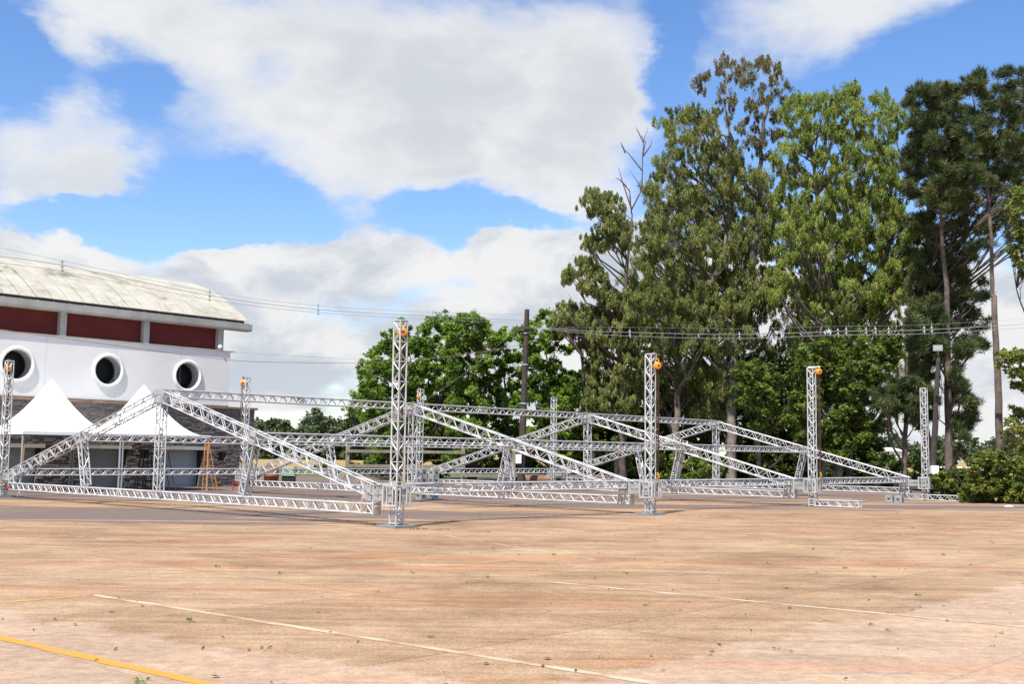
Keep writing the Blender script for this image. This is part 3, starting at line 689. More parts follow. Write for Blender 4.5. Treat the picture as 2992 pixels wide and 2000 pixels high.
# ------------------------------------------------------------------ the hall behind
BA = math.radians(41.5); BT = np.array([math.sin(BA), math.cos(BA), 0]); BN = np.array([math.cos(BA), -math.sin(BA), 0])   # along the front, outward normal
B0 = np.array([-26.20, 54.91, 0]); AXB = [BT, BN, ZU]
def BP(u, v, z): return B0 + BT * u - BN * v + ZU * z          # v: depth into the building
hall = empty('hall_building', tuple(BP(4, 0, 0)))
tag(hall, 'long hall with barrel roof, white upper wall with round windows and dark stone base', 'building')
def bbox(m, u0, u1, v0, v1, z0, z1): m.box(BP((u0 + u1) / 2, (v0 + v1) / 2, (z0 + z1) / 2), ((u1 - u0) / 2, (v1 - v0) / 2, (z1 - z0) / 2), AXB)
UL, UW, UB = -9.0, 14.78, 16.62
OPEN = [(-3.9, -1.1), (1.1, 3.72), (5.9, 8.53), (10.62, 13.22)]; ZD, ZS, ZL, ZG0, ZG1 = 2.07, 4.60, 7.80, 9.10, 9.56
m = MB(); edges = [UL] + [e for o_ in OPEN for e in o_] + [UB]
for k in range(0, len(edges), 2): bbox(m, edges[k], edges[k + 1] - 0.004, 0.06, 0.9, 0, ZD)
bbox(m, UL, UB - .004, 0.06, 0.9, ZD, ZS - 0.12)
bbox(m, UL, UB - .01, 0.92, 17, 0, ZS - 0.13)
m.build('stone_backing', 'core_wall', hall)
# rough thin-coursed stone cladding
class SB(MB): pass
m = SB(); tints = []; z = 0.0
slots = [(9.33, 9.66, 1.55, 2.02), (14.25, 14.55, 1.50, 1.98)]
while z < ZS - 0.14:
    hgt = min(random.uniform(0.055, 0.12), ZS - 0.13 - z); u = UL + random.uniform(-.3, 0); zc = z + hgt / 2
    while u < UB - 0.02:
        w = random.uniform(0.16, 0.55); u1 = min(u + w, UB - 0.02); ua = u
        ok = True
        if zc < ZD:
            for (a, b) in OPEN:
                b_ = b - 0.30 * (1 - zc / ZD)
                if ua < b_ and u1 > a:
                    if ua < a - 0.08: u1 = a
                    elif u1 > b_ + 0.05: ua = b_
                    else: ok = False
        for (a, b, c_, d_) in slots:
            if c_ < zc < d_ and ua < b and u1 > a: ok = False
        if ok and u1 - ua > 0.03:
            pr = random.uniform(0.0, 0.075)
            bbox(m, ua + .006, u1 - .006, -pr, 0.08, z + .005, z + hgt - .006); tints += [random.random()] * 6
        u += w
    z += hgt
o = m.build('stone_cladding', 'rough_stone', hall); o['kind'] = 'stuff'
at = o.data.attributes.new('tint', 'FLOAT', 'FACE'); at.data.foreach_set('value', tints)
m = MB(); bbox(m, UL, UB + 0.12, -0.16, 0.5, ZS - 0.135, ZS - 0.012); m.build('stone_coping', 'trim_stone', hall)
m = MB(); bbox(m, UL, UW - .02, -0.05, 0.04, ZS - 0.010, ZS + 0.05); m.build('trim_strip', 'rail_wood', hall)
for (a, b) in OPEN:
    m = MB(); bbox(m, a, b - 0.002, 0.62, 0.68, 0.0, ZD - 0.004); d = m.build('garage_door', 'door_paint', hall)
    m = MB()
    for q in range(1, 5): bbox(m, a + 0.02, b - 0.02, 0.606, 0.618, ZD * q / 5 - .006, ZD * q / 5 + .006)
    m.build('door_rib', 'door_paint', d)
    m = MB(); bbox(m, a - 0.12, b + 0.16, -0.12, 0.3, ZD + 0.002, ZD + 0.19); m.build('lintel', 'concrete', hall)
for (a, b, c_, d_) in slots:
    m = MB(); bbox(m, a, b, 0.03, 0.055, c_, d_); m.build('slot_window', 'dark_glass', hall)
# white wall with round openings
PR, PO, PP = 0.735, 0.905, 0.105                 # inner radius, outer radius, projection of the rims
holes_u = [1.87 * 1.227 - 0.035 - 4.87, 1.87 * 1.227 - 0.035, 5.87 * 1.227 - 0.035, 9.80 * 1.227 - 0.035]; HZ = 6.22
m = MB(); sq = 1.15; NS = 48
def wq(u0, u1, z0, z1):
    if u1 - u0 > 1e-4 and z1 - z0 > 1e-4: m.quad(BP(u0, 0, z0), BP(u1, 0, z0), BP(u1, 0, z1), BP(u0, 0, z1))
z0w, z1w = ZS + 0.05, ZL - 0.012; cur = UL
for hu in holes_u:
    wq(cur, hu - sq, z0w, z1w); wq(hu - sq, hu + sq, z0w, HZ - sq); wq(hu - sq, hu + sq, HZ + sq, z1w)
    for k in range(NS):
        t0, t1 = 2 * math.pi * k / NS, 2 * math.pi * (k + 1) / NS
        def sqp(t):
            c_, s_ = math.cos(t), math.sin(t); r = sq / max(abs(c_), abs(s_)); return hu + c_ * r, HZ + s_ * r
        (a, b), (c_, d_) = sqp(t0), sqp(t1)
        m.quad(BP(hu + math.cos(t0) * 0.8, 0, HZ + math.sin(t0) * 0.8), BP(a, 0, b), BP(c_, 0, d_), BP(hu + math.cos(t1) * 0.8, 0, HZ + math.sin(t1) * 0.8))
    cur = hu + sq
wq(cur, UW, z0w, z1w)
m.quad(BP(UW, 0, z0w), BP(UW, 17, z0w), BP(UW, 17, z1w), BP(UW, 0, z1w))
m.build('upper_wall', 'white_paint', hall)
for k, u_ in enumerate((3.71, 7.6, 11.5)):
    m = MB(); bbox(m, u_ - .004, u_ + .004, -0.0035, 0.002, z0w, z1w); m.build('wall_joint', 'door_paint', hall)
for hu in holes_u:
    c = BP(hu, 0, HZ); r_ = empty('round_window', tuple(BP(hu, -PP, HZ))); place(r_, Matrix.Translation(Vector(BP(hu, -PP, HZ))), hall)
    m = MB(); m.lathe(c, BN, [(-0.02, PO), (PP * .45, PO - .005), (PP * .85, PO - 0.04), (PP, PO - 0.085), (PP * .85, PR + 0.035), (PP * .4, PR + 0.006), (-0.02, PR)], 56); m.build('rim', 'rim_paint', r_, smooth=True, fixn=False)
    m = MB(); m.lathe(c, BN, [(-0.018, PR), (-0.80, PR)], 48); m.build('tunnel', 'tunnel_plaster', r_, smooth=True)
    m = MB(); m.lathe(c, BN, [(-0.78, PR), (-0.78, 0.001)], 40); m.build('pane', 'dark_glass', r_)
    m = MB(); m.lathe(c, BN, [(-0.78, PR - .06), (-0.68, PR - .06), (-0.68, PR), (-0.78, PR)], 40); m.build('pane_frame', 'black_metal', r_)
# ledge, red clerestory, columns, gutter beam, roof
m = MB(); bbox(m, UL, UW + 0.28, -0.065, 0.6, ZL - 0.010, ZL + 0.045); m.build('ledge', 'concrete', hall)
cols = (4.61 - 4.79 * 2, 4.61 - 4.79, 4.61, 9.39, 14.18)
prev = UL
for cu in cols:
    m = MB(); bbox(m, prev, cu - 0.17, 0.42, 0.5, ZL + 0.045, ZG0 + 0.1); m.build('red_panel', 'red_panel', hall); prev = cu + 0.17
    m = MB(); bbox(m, cu - 0.17, cu + 0.17, 0.10, 0.6, ZL + 0.045, ZG0 + 0.02); m.build('column', 'concrete', hall)
m = MB(); bbox(m, UL, 14.3, 0.55, 16.5, ZL, ZG1 + 0.05); m.build('clerestory_core', 'core_wall', hall)
m = MB(); pr_ = [(-0.13, ZG0 + 0.10), (-0.08, ZG0), (0.45, ZG0), (0.45, ZG1), (0.0, ZG1), (-0.03, ZG1 - 0.04), (-0.14, ZG1 - 0.05)]
k0 = 0
for u_ in (UL, 16.15):
    for (v_, z_) in pr_: m.v.append(BP(u_, v_, z_))
n_ = len(pr_)
for q in range(n_): j = (q + 1) % n_; m.f.append((q, j, n_ + j, n_ + q))
m.f.append(tuple(range(n_))); m.f.append(tuple(n_ + q for q in reversed(range(n_))))
m.build('gutter_beam', 'gutter_concrete', hall, fixn=True)
m = MB(); bbox(m, UL, 15.7, 0.06, 0.3, ZG1 + 0.002, ZG1 + 0.145); m.build('eave_filler', 'core_wall', hall)
ZE, RISE, HV = 9.73, 3.05, 8.6
def roofz(v): return ZE + RISE * (1 - ((v - HV) / HV) ** 2)
m = MB(); NV = 14
for a, b in ((UL, 15.70),):
    for k in range(NV):
        v0_, v1_ = 0.25 + 16.7 * k / NV, 0.25 + 16.7 * (k + 1) / NV
        m.quad(BP(a, v0_, roofz(v0_) - .05), BP(b, v0_, roofz(v0_) - .05), BP(b, v1_, roofz(v1_) - .05), BP(a, v1_, roofz(v1_) - .05))
m.build('roof_deck', 'core_wall', hall)
u = UL; w = 0.86
while u < 15.95 - 0.05:
    u1 = min(u + w, 15.95); m = MB(); NV = 22; lift = random.uniform(0, 0.012); k0 = 0
    for k in range(NV + 1):
        v_ = -0.05 + (17.25) * k / NV; zz = roofz(v_) + lift
        wob = random.uniform(-.004, .004)
        for (uu, dz) in ((u + 0.022, -.005), (u + 0.03, 0.012), (u1 - 0.025, 0.012), (u1 - 0.018, -.005), (u1 - 0.018, -0.02), (u + 0.022, -0.02)): m.v.append(BP(uu + wob, v_, zz + dz))
    for k in range(NV):
        for q in range(6): j = (q + 1) % 6; m.f.append((k * 6 + q, k * 6 + j, k * 6 + 6 + j, k * 6 + 6 + q))
    m.f.append((0, 5, 4, 3, 2, 1)); m.f.append(tuple(NV * 6 + q for q in range(6)))
    m.build('roof_sheet', 'roof_sheeting', hall, fixn=True); u = u1
# ball lamp on the end column
m = MB(); m.lathe(BP(14.05, -0.02, 8.02), ZU, [(-.13, .001), (-.11, .07), (-.05, .12), (0, .13), (.05, .12), (.11, .07), (.13, .001)], 14); m.build('globe_lamp', 'box_white', hall, smooth=True)

# ------------------------------------------------------------------ tents
def tent(u0, label):
    W_ = 4.92; v1 = -0.55; v0 = v1 - W_                    # between the hall and the truss
    c = BP(u0 + W_ / 2, (v0 + v1) / 2, 0); root = empty('pagoda_tent', tuple(c)); tag(root, label, 'tent', 'white pagoda tents by the hall')
    ZE_, ZT = 2.80, 5.48; n = 20; m = MB(); N2 = 2 * n + 1
    for a in range(N2):
        for b in range(N2):
            x, y = (a - n) / n, (b - n) / n
            x, y = math.copysign(abs(x) ** 1.25, x), math.copysign(abs(y) ** 1.25, y)
            r = (abs(x) ** 7 + abs(y) ** 7) ** (1 / 7) if (x or y) else 0; r = min(r, 1)
            r = min(1, r); h_ = (1 - r) ** 1.72 * (ZT - ZE_); h_ -= 0.10 * math.exp(-(r / 0.04) ** 2)
            m.v.append(c + BT * x * W_ / 2 + BN * y * W_ / 2 + ZU * (ZE_ + h_))
    for a in range(N2 - 1):
        for b in range(N2 - 1): i0 = a * N2 + b; m.f.append((i0, i0 + N2, i0 + N2 + 1, i0 + 1))
    m.build('canopy', 'tent_pvc', root, smooth=True, fixn=True)
    h_ = W_ / 2
    for d, o_ in ((BT, BN), (-BT, BN), (BN, BT), (-BN, BT)):
        m = MB(); m.box(c + d * h_ + ZU * (ZE_ - 0.055), (0.012, h_, 0.075), [d, o_, ZU]); m.build('valance', 'tent_pvc', root)
        m = MB(); m.tube(c + d * (h_ - .05) - o_ * h_ + ZU * (ZE_ - .12), c + d * (h_ - .05) + o_ * h_ + ZU * (ZE_ - .12), 0.03, n=8); m.build('frame_bar', 'post_steel', root, smooth=True)
    for sx in (-1, 1):
        for sy in (-1, 1):
            q = c + BT * (h_ - .06) * sx + BN * (h_ - .06) * sy
            m = MB(); m.tube(q, q + ZU * ZE_, 0.05, n=10); m.box(q + ZU * 0.008, (0.12, 0.12, 0.008), AXB); m.build('post', 'post_steel', root, smooth=True)
            m = MB(); m.tube(q + ZU * (ZE_ - .62), q - BT * sx * .75 + ZU * (ZE_ - .12), 0.016, n=6); m.build('knee_brace', 'black_metal', root, smooth=True)
    return root
tu = float(np.dot(PX(51, 1440, 51.5) - B0, BT))
tent(tu, 'white pagoda tent whose left side is behind a truss tower'); tent(tu + 4.94, 'white pagoda tent with an orange ladder at its far corner post')

# ladders and stands by the hall
def ladder(name, foot, top, wdir, w, n, mat, label, cat='ladder', second=None):
    root = empty(name, tuple(foot)); tag(root, label, cat); foot = np.asarray(foot, float); top = np.asarray(top, float); wd = np.asarray(wdir, float)
    for leg, (F_, T_) in enumerate([(foot, top)] + ([(second, top)] if second is not None else [])):
        F_ = np.asarray(F_, float)
        for s_ in (-1, 1): MB().tube(F_ + wd * w / 2 * s_, T_ + wd * w / 2 * s_ * .8, 0.022, n=6).build('rail', mat, root)
        for k in range(1, n + 1):
            P_ = F_ + (T_ - F_) * k / (n + 1); ww = w * (1 - .2 * k / (n + 1)); MB().tube(P_ - wd * ww / 2, P_ + wd * ww / 2, 0.012, n=6).build('rung', mat, root)
    return root
q = PX(612, 1432, 57.0); q[2] = 0
ladder('step_ladder', q + BT * .38, q + np.array([-0.22, 0, 2.55]), BN, 0.34, 7, 'ladder_orange', 'orange A-frame step ladder beside the corner post of a tent', 'ladder', q - BT * .30)
q = PX(57, 1440, 51.7); q[2] = 0
ladder('folded_ladder', q, q + np.array([0.05, 0.1, 2.55]), BN, 0.16, 7, 'ladder_orange', 'narrow orange folded ladder standing against a tent corner post')
q = PX(505, 1432, 57.5); q[2] = 0
ladder('leaning_ladder', q, PX(484, 1325, 58.2), np.array([0.9, 0.3, 0]), 0.30, 8, 'black_metal', 'black ladder leaning in front of the closed garage door')
for k, (x, lab) in enumerate(((404, 'black folded metal stand against the stone pier, the one beside the garage door reveal'), (428, 'black folded metal stand against the stone pier next to the slot window'))):
    q = PX(x, 1434, 56.8 + k * .5); q[2] = 0; root = empty('folded_stand', tuple(q)); tag(root, lab, 'stand', 'black stands by the stone pier')
    for s_ in (-1, 1):
        MB().tube(q + np.array([s_ * .22, 0, 0]), q + np.array([s_ * .05, .3, 2.0]), 0.025, n=6).build('leg', 'black_metal', root)
        MB().tube(q + np.array([s_ * .22, .5, 0]), q + np.array([s_ * .05, .3, 2.0]), 0.025, n=6).build('leg', 'black_metal', root)
    for z_ in (0.5, 1.0, 1.5): MB().tube(q + np.array([-.19 + z_ * .07, .07 * z_ * 2, z_]), q + np.array([.19 - z_ * .07, .07 * z_ * 2, z_]), 0.018, n=6).build('crossbar', 'black_metal', root)
# red stool, barrel, crate
q = PX(690, 1432, 59); q[2] = 0; root = empty('plastic_stool', tuple(q)); tag(root, 'small red stool by the foot of the stone wall', 'stool')
MB().box(q + ZU * .42, (.17, .17, .02)).build('seat', 'red_plastic', root)
for sx in (-1, 1):
    for sy in (-1, 1): MB().tube(q + np.array([sx * .16, sy * .16, 0]), q + np.array([sx * .13, sy * .13, .42]), 0.02, n=6).build('leg', 'red_plastic', root)
q = PX(792, 1425, 66); q[2] = 0; root = empty('rusty_tank', tuple(q)); tag(root, 'rust-red round tank standing beyond the tie beams', 'tank')
m = MB(); m.lathe(q, ZU, [(0, .0), (0, .36), (.05, .40), (.6, .42), (.62, .44), (.66, .44), (.68, .42), (1.15, .40), (1.2, .34), (1.2, 0)], 20); m.build('drum', 'barrel_red', root, smooth=True)
m = MB(); m.lathe(q + ZU * 1.2, ZU, [(0, .30), (.05, .30), (.05, 0)], 16); m.build('lid', 'barrel_red', root, smooth=True)
q = PX(843, 1425, 68); q[2] = 0; root = empty('slatted_crate', tuple(q)); tag(root, 'pale green slatted crate on a black base beside the rust-red tank', 'crate')
MB().box(q + ZU * .30, (.36, .3, .30)).build('plinth', 'black_metal', root)
for k in range(4): MB().box(q + ZU * (.68 + .14 * k), (.42, .36, .045)).build('slat', 'green_crate', root)
for sx in (-1, 1):
    for sy in (-1, 1): MB().box(q + np.array([sx * .39, sy * .33, .88]), (.03, .03, .28)).build('corner_post', 'green_crate', root)

# ------------------------------------------------------------------ poles and wires
def leaning_pole(name, px0, px1, Y, r0, r1, mat, label, cat):
    a, b = PX(*px0, Y), PX(*px1, Y); a[2] = 0; root = empty(name, tuple(a)); tag(root, label, cat)
    m = MB(); m.path([a, a + (b - a) * .5, b], [r0, (r0 + r1) / 2, r1], 12); m.build('shaft', mat, root, smooth=True); return root, a, b
YP = 77.0
pole, pa, pb = leaning_pole('utility_pole', (1522, 1415), (1540, 905), YP, 0.26, 0.16, 'pole_wood', 'dark wooden utility pole standing in front of the plane trees', 'utility pole')
def on_pole(y): return pa + (pb - pa) * ((1415 - y) / (1415 - 905.0))
q = on_pole(960); m = MB(); m.box(q + np.array([-.25, -.25, 0]), (.50, .06, .07), [np.array([.93, -.36, 0]), np.array([.36, .93, 0]), ZU]); m.build('crossarm', 'pole_wood', pole)
for dx in (-.65, -.35): 
    m = MB(); m.lathe(q + np.array([dx, -.12, .07]), ZU, [(0, .02), (.05, .05), (.10, .035), (.15, .05), (.2, .02)], 8); m.build('insulator', 'insulator', pole, smooth=True)
for y in (975, 1067, 1180):
    m = MB(); c_ = on_pole(y); m.lathe(c_, pb - pa, [(-.05, .27 if y > 1100 else .235), (.05, .27 if y > 1100 else .235)], 12); m.build('band', 'post_steel', pole, smooth=True)
m = MB(); c_ = PX(1515, 1342, YP - .35); m.box(c_, (.19, .12, .30)); m.build('meter_box', 'box_white', pole)
m = MB(); m.box(PX(1523, 1330, YP - .3), (.05, .1, .6)); m.build('conduit', 'black_metal', pole)
lp, la, lb = leaning_pole('floodlight_pole', (2722, 1462), (2742, 1040), 66.0, 0.19, 0.12, 'pole_wood', 'slim wooden pole with a white floodlight at its top, between pine trunks', 'light pole')
q = PX(2740, 1018, 65.8); ax = [np.array([.97, -.25, 0]), np.array([.25, .97, 0]), ZU]
m = MB(); m.box(q, (.26, .11, .17), ax); m.build('lamp_housing', 'post_steel', lp)
m = MB(); m.box(q - ax[1] * .113, (.22, .006, .13), ax); m.build('lamp_glass', 'lamp_glass', lp)
m = MB(); m.tube(lb - ZU * .1, q, .03, n=8); m.build('bracket', 'post_steel', lp)
m = MB(); m.box(PX(2730, 1374, 65.6), (.20, .14, .24)); m.build('meter_box', 'box_white', lp)
m = MB(); m.path([PX(2744, 1060, 65.85), PX(2752, 1130, 65.8), PX(2742, 1230, 65.8), PX(2734, 1350, 65.7)], [.018] * 4, 5); m.build('supply_cable', 'black_metal', lp)

def wire(pts, r, mat, label, spacers=(), name='overhead_wire', group=None, n=10):
    P = [np.asarray(p, float) for p in pts]; out = []
    for a in range(len(P) - 1):                       # Catmull-Rom through the points
        p0, p1, p2, p3 = P[max(a - 1, 0)], P[a], P[a + 1], P[min(a + 2, len(P) - 1)]
        for k in range(n):
            t = k / n; out.append(.5 * ((2 * p1) + (-p0 + p2) * t + (2 * p0 - 5 * p1 + 4 * p2 - p3) * t * t + (-p0 + 3 * p1 - 3 * p2 + p3) * t ** 3))
    out.append(P[-1]); m = MB(); m.path(out, [r * .62] * len(out), 5)
    return tag(m.build(name, mat, smooth=True), label, 'wire', group)
def wp_(pl): return [PX(x, y, Y) for (x, y, Y) in pl]
YL = 46.0
top = on_pole(920); mid_ = on_pole(938); low_ = on_pole(945)
wire(wp_([(-60, 712, YL), (182, 762, 49), (613, 853, 56), (930, 894, 63), (1265, 913, 71)]) + [top], .012, 'wire_grey', 'thin topmost overhead wire from the utility pole across the barrel roof')
wire(wp_([(-60, 743, YL), (182, 776, 49), (613, 864, 56), (930, 905, 63), (1265, 925, 71)]) + [mid_], .022, 'wire_grey', 'thicker overhead cable below the thin top wire, ending at the wooden pole')
wire(wp_([(-60, 762, YL), (182, 793, 49), (613, 876, 56), (930, 914, 63), (1265, 934, 71)]) + [low_], .016, 'wire_grey', 'lowest of the three spaced cables running past the barrel roof edge')
for (x, y, Y, where) in ((182, 775, 49, 'above the crown of the barrel roof'), (613, 861, 56, 'beside the end of the barrel roof'), (930, 902, 63, 'over open sky between roof and trees'), (1265, 922, 71, 'just above the plane trees')):
    root = empty('wire_spacer', tuple(PX(x, y + 22, Y))); tag(root, 'small grey spacer on the three cables ' + where, 'spacer', 'spacers on the overhead cables')
    a = PX(x, y - 15, Y); b = PX(x, y + 20, Y); k = mpp(Y)
    MB().tube(a, b, .016, n=6).build('bar', 'insulator', root)
    for yy in (-9, 6, 16):
        m = MB(); c_ = PX(x, y + yy, Y); m.lathe(c_ - np.array([.10, 0, 0]), (1, 0, 0), [(.04, .012), (.06, .03), (.10, .02), (.14, .03), (.16, .012)], 8); m.build('clamp', 'insulator', root)
wire(wp_([(-60, 955, YL + 1), (300, 1005, 50), (660, 1052, 56), (860, 1060, 61), (1080, 1060, 66), (1320, 1040, 72)]) + [on_pole(1007)], .02, 'wire_red', 'faded red twisted cable sagging in front of the round windows')
wire(wp_([(660, 1029, 58), (900, 1043, 63), (1100, 1052, 68), (1350, 1040, 73)]) + [on_pole(1003)], .011, 'wire_grey', 'thin grey drop wire from the ledge corner to the wooden pole')
e1 = on_pole(955)
for k, (dy, lab, rr) in enumerate(((0, 'upper cable strung from the pole across the front of the eucalypts', .024), (11, 'lower cable strung from the pole across the front of the eucalypts', .020), (-15, 'fine single wire above the cables in front of the eucalypts', .009))):
    wire([e1 + ZU * (-.05 * k)] + wp_([(1700, 967 + dy * .6, 75), (1840, 972 + dy, 72.5), (2150, 978 + dy * 1.1, 69), (2450, 969 + dy, 66), (2700, 965 + dy, 64), (3050, 944 + dy, 62)]), rr, 'wire_grey', lab)
for (x, y, Y) in ((1840, 974, 72.4), (2160, 980, 69), (2448, 970, 66), (2472, 968, 65.8), (2530, 967, 65.3), (2558, 966, 65), (2596, 966, 64.7), (2700, 963, 63.9), (2722, 962, 63.8)):
    root = empty('line_clamp', tuple(PX(x, y + 16, Y))); tag(root, 'pale clamp on the cables strung in front of the eucalypts', 'clamp', 'clamps on the cables by the trees')
    MB().tube(PX(x, y - 9, Y), PX(x + 2, y + 14, Y), .02, n=6).build('bar', 'box_white', root)
    for yy in (-2, 8): m = MB(); c_ = PX(x, y + yy, Y); m.lathe(c_ - np.array([.09, 0, 0]), (1, 0, 0), [(0, .02), (.03, .05), (.15, .05), (.18, .02)], 8); m.build('grip', 'insulator', root)
for k, (p0, p1, lab) in enumerate((((1512, 958), (1236, 1175), 'thin stay wire slanting down from the crossarm through the plane trees'),)):
    wire([PX(*p0, YP - .3), (PX(*p0, YP - .3) + PX(*p1, YP - 4)) / 2 - ZU * .3, PX(*p1, YP - 4)], .011, 'wire_grey', lab)

# timber rail fence and log beyond the frames
fence = empty('rail_fence', tuple(PX(1180, 1410, 79) * np.array([1, 1, 0]))); tag(fence, 'weathered timber rail fence in front of the plane trees', 'fence')
fp = [(1014, 78.0), (1180, 79.2), (1352, 80.5), (1500, 81.6), (1800, 84.0)]; FPts = []
for (x, Y) in fp:
    q = PX(x, 1400, Y); q[2] = 0; FPts.append(q); MB().box(q + ZU * 1.25, (.13, .11, 1.25)).build('post', 'rail_wood', fence)
for ki, (a, b) in enumerate(zip(FPts[:-1], FPts[1:])):
    d = (b - a) / np.linalg.norm(b - a); w_ = np.cross(ZU, d)
    for z_ in ((2.15, 1.15) if ki < 2 else (0.55,)): MB().box((a + b) / 2 - w_ * .17 + ZU * z_, (np.linalg.norm(b - a) / 2 + .1, .05, .10), [d, w_, ZU]).build('rail', 'rail_wood', fence)
m = MB(); a, b = PX(1536, 1402, 79), PX(1612, 1398, 79); a[2] = b[2] = .32; m.path([a, (a + b) / 2 + ZU * .02, b], [.30, .31, .27], 12); tag(m.build('felled_log', 'log_wood', smooth=True), 'thick brown felled log lying near the utility pole', 'log')
q = GR(2946, 1482); m = MB()
for k in range(9):
    m.path([q + np.array([-.16 + .04 * k, -.1, .01]), q + np.array([-.155 + .04 * k, 0, .02 + .05 * math.sin(k * .39) * random.uniform(.5, 1)]), q + np.array([-.16 + .04 * k, .12, .01])], [.02, .03, .02], 5)
tag(m.build('plastic_scrap', 'plastic_scrap', smooth=True), 'crumpled pale plastic scrap at the foot of the bush', 'litter')

# ------------------------------------------------------------------ vegetation
def inpoly(x, y, poly):
    c = False; j = len(poly) - 1
    for i in range(len(poly)):
        (xi, yi), (xj, yj) = poly[i], poly[j]
        if (yi > y) != (yj > y) and x < (xj - xi) * (y - yi) / (yj - yi) + xi: c = not c
        j = i
    return c
zA = lambda L_: [(1600 + x / 1.96, 100 + y / 1.96) for x, y in L_]
zB = lambda L_: [(2250 + x / 1.96, 100 + y / 1.96) for x, y in L_]
zC = lambda L_: [(1600 + x / 2.24, 800 + y / 2.24) for x, y in L_]
zD = lambda L_: [(2300 + x / 2.24, 800 + y / 2.24) for x, y in L_]
z8 = lambda L_: [(1000 + x / 3.128, 850 + y / 3.128) for x, y in L_]
def clumps_from(polys, Y, step, thick, rad=(0.5, 0.85), layers=2, keep=1.0):
    """clump centres and radii filling an outline, spread in depth"""
    out = []
    for poly in polys:
        xs = [p[0] for p in poly]; ys = [p[1] for p in poly]; y = min(ys) + step * .3
        while y < max(ys):
            x = min(xs) + step * .3
            while x < max(xs):
                for l in range(layers):
                    px, py = x + random.uniform(-.55, .55) * step, y + random.uniform(-.55, .55) * step
                    if random.random() > keep: continue
                    if inpoly(px, py, poly):
                        Yc = Y + random.uniform(-thick, thick); r = step * random.uniform(*rad) * mpp(Y)
                        c = PX(px, py, Yc)
                        if c[2] > r * .5: out.append((c, r))
                x += step
            y += step
    return out
def leaf_mesh(name, clumps, style, mat, per, size, parent, sub=7, tint=(0.0, 1.0), drop=0.0, flat=0.8):
    """many small leaf faces gathered in sub-clusters"""
    C_, R_ = np.array([c for c, r in clumps]), np.array([r for c, r in clumps]); nc = len(C_)
    # sub clusters in each clump, nearer its surface
    d = rng.normal(size=(nc, sub, 3)); d /= np.linalg.norm(d, axis=2, keepdims=True); rr = rng.random((nc, sub, 1)) ** 0.45
    sc = C_[:, None, :] + d * rr * R_[:, None, None] * np.array([1, 1, flat]); sr = (R_[:, None] * rng.uniform(.17, .48, (nc, sub)))
    st = rng.normal(0.5, 0.17, (nc, sub)) + rng.normal(0, .10, (nc, 1))
    sc = sc.reshape(-1, 3); sr = sr.reshape(-1); st = st.reshape(-1); ns = len(sc)
    n = ns * per
    off = rng.normal(size=(ns, per, 3)); off /= (np.linalg.norm(off, axis=2, keepdims=True) + 1e-9); off *= rng.random((ns, per, 1)) ** 0.5
    if style == 'droop': off = off * np.array([.85, .85, 1.45])
    P = (sc[:, None, :] + off * sr[:, None, None]).reshape(-1, 3); outd = off.reshape(-1, 3)
    T = np.repeat(st, per) + rng.normal(0, .13, n)
    P[:, 2] -= drop * rng.random(n)
    sz = size * rng.uniform(.65, 1.25, n)
    if style == 'droop':
        ax = np.stack([rng.normal(0, .38, n), rng.normal(0, .38, n), -np.ones(n)], 1); asp = 0.34
    elif style == 'needle':
        ax = outd * .8 + np.stack([rng.normal(0, .45, n), rng.normal(0, .45, n), rng.uniform(-.1, 1.0, n)], 1); asp = 0.14
    else:
        ax = rng.normal(size=(n, 3)); ax[:, 2] *= .55; asp = 0.62
    ax /= np.linalg.norm(ax, axis=1, keepdims=True) + 1e-9
    nr = outd * .8 + rng.normal(size=(n, 3)) * .7 + (np.array([0, 0, .7]) if style == 'broad' else 0)
    sd = np.cross(ax, nr); sd /= np.linalg.norm(sd, axis=1, keepdims=True) + 1e-9
    a = ax * sz[:, None]; b = sd * (sz * asp)[:, None] * .5
    nv = 4 if style == 'broad' else 3
    V = (np.stack([P, P + a * .45 + b, P + a, P + a * .45 - b], 1) if nv == 4 else np.stack([P + b, P + a, P - b], 1)).reshape(-1, 3)
    V[:, 2] = np.maximum(V[:, 2], 0.02)
    lo, hi = V.min(0), V.max(0); org = np.array([(lo[0] + hi[0]) / 2, (lo[1] + hi[1]) / 2, lo[2]]); V -= org
    me = bpy.data.meshes.new(name); me.vertices.add(len(V)); me.vertices.foreach_set('co', V.ravel())
    me.loops.add(nv * n); me.loops.foreach_set('vertex_index', np.arange(nv * n, dtype=np.int32))
    me.polygons.add(n); me.polygons.foreach_set('loop_start', np.arange(0, nv * n, nv, dtype=np.int32))
    try: me.polygons.foreach_set('loop_total', np.full(n, nv, dtype=np.int32))
    except Exception: pass
    me.update(calc_edges=True)
    at = me.attributes.new('tint', 'FLOAT', 'FACE'); at.data.foreach_set('value', np.clip(tint[0] + (tint[1] - tint[0]) * T, 0, 1).astype(np.float32))
    me.materials.append(MATS[mat])
    return link(name, me, org, parent), sc
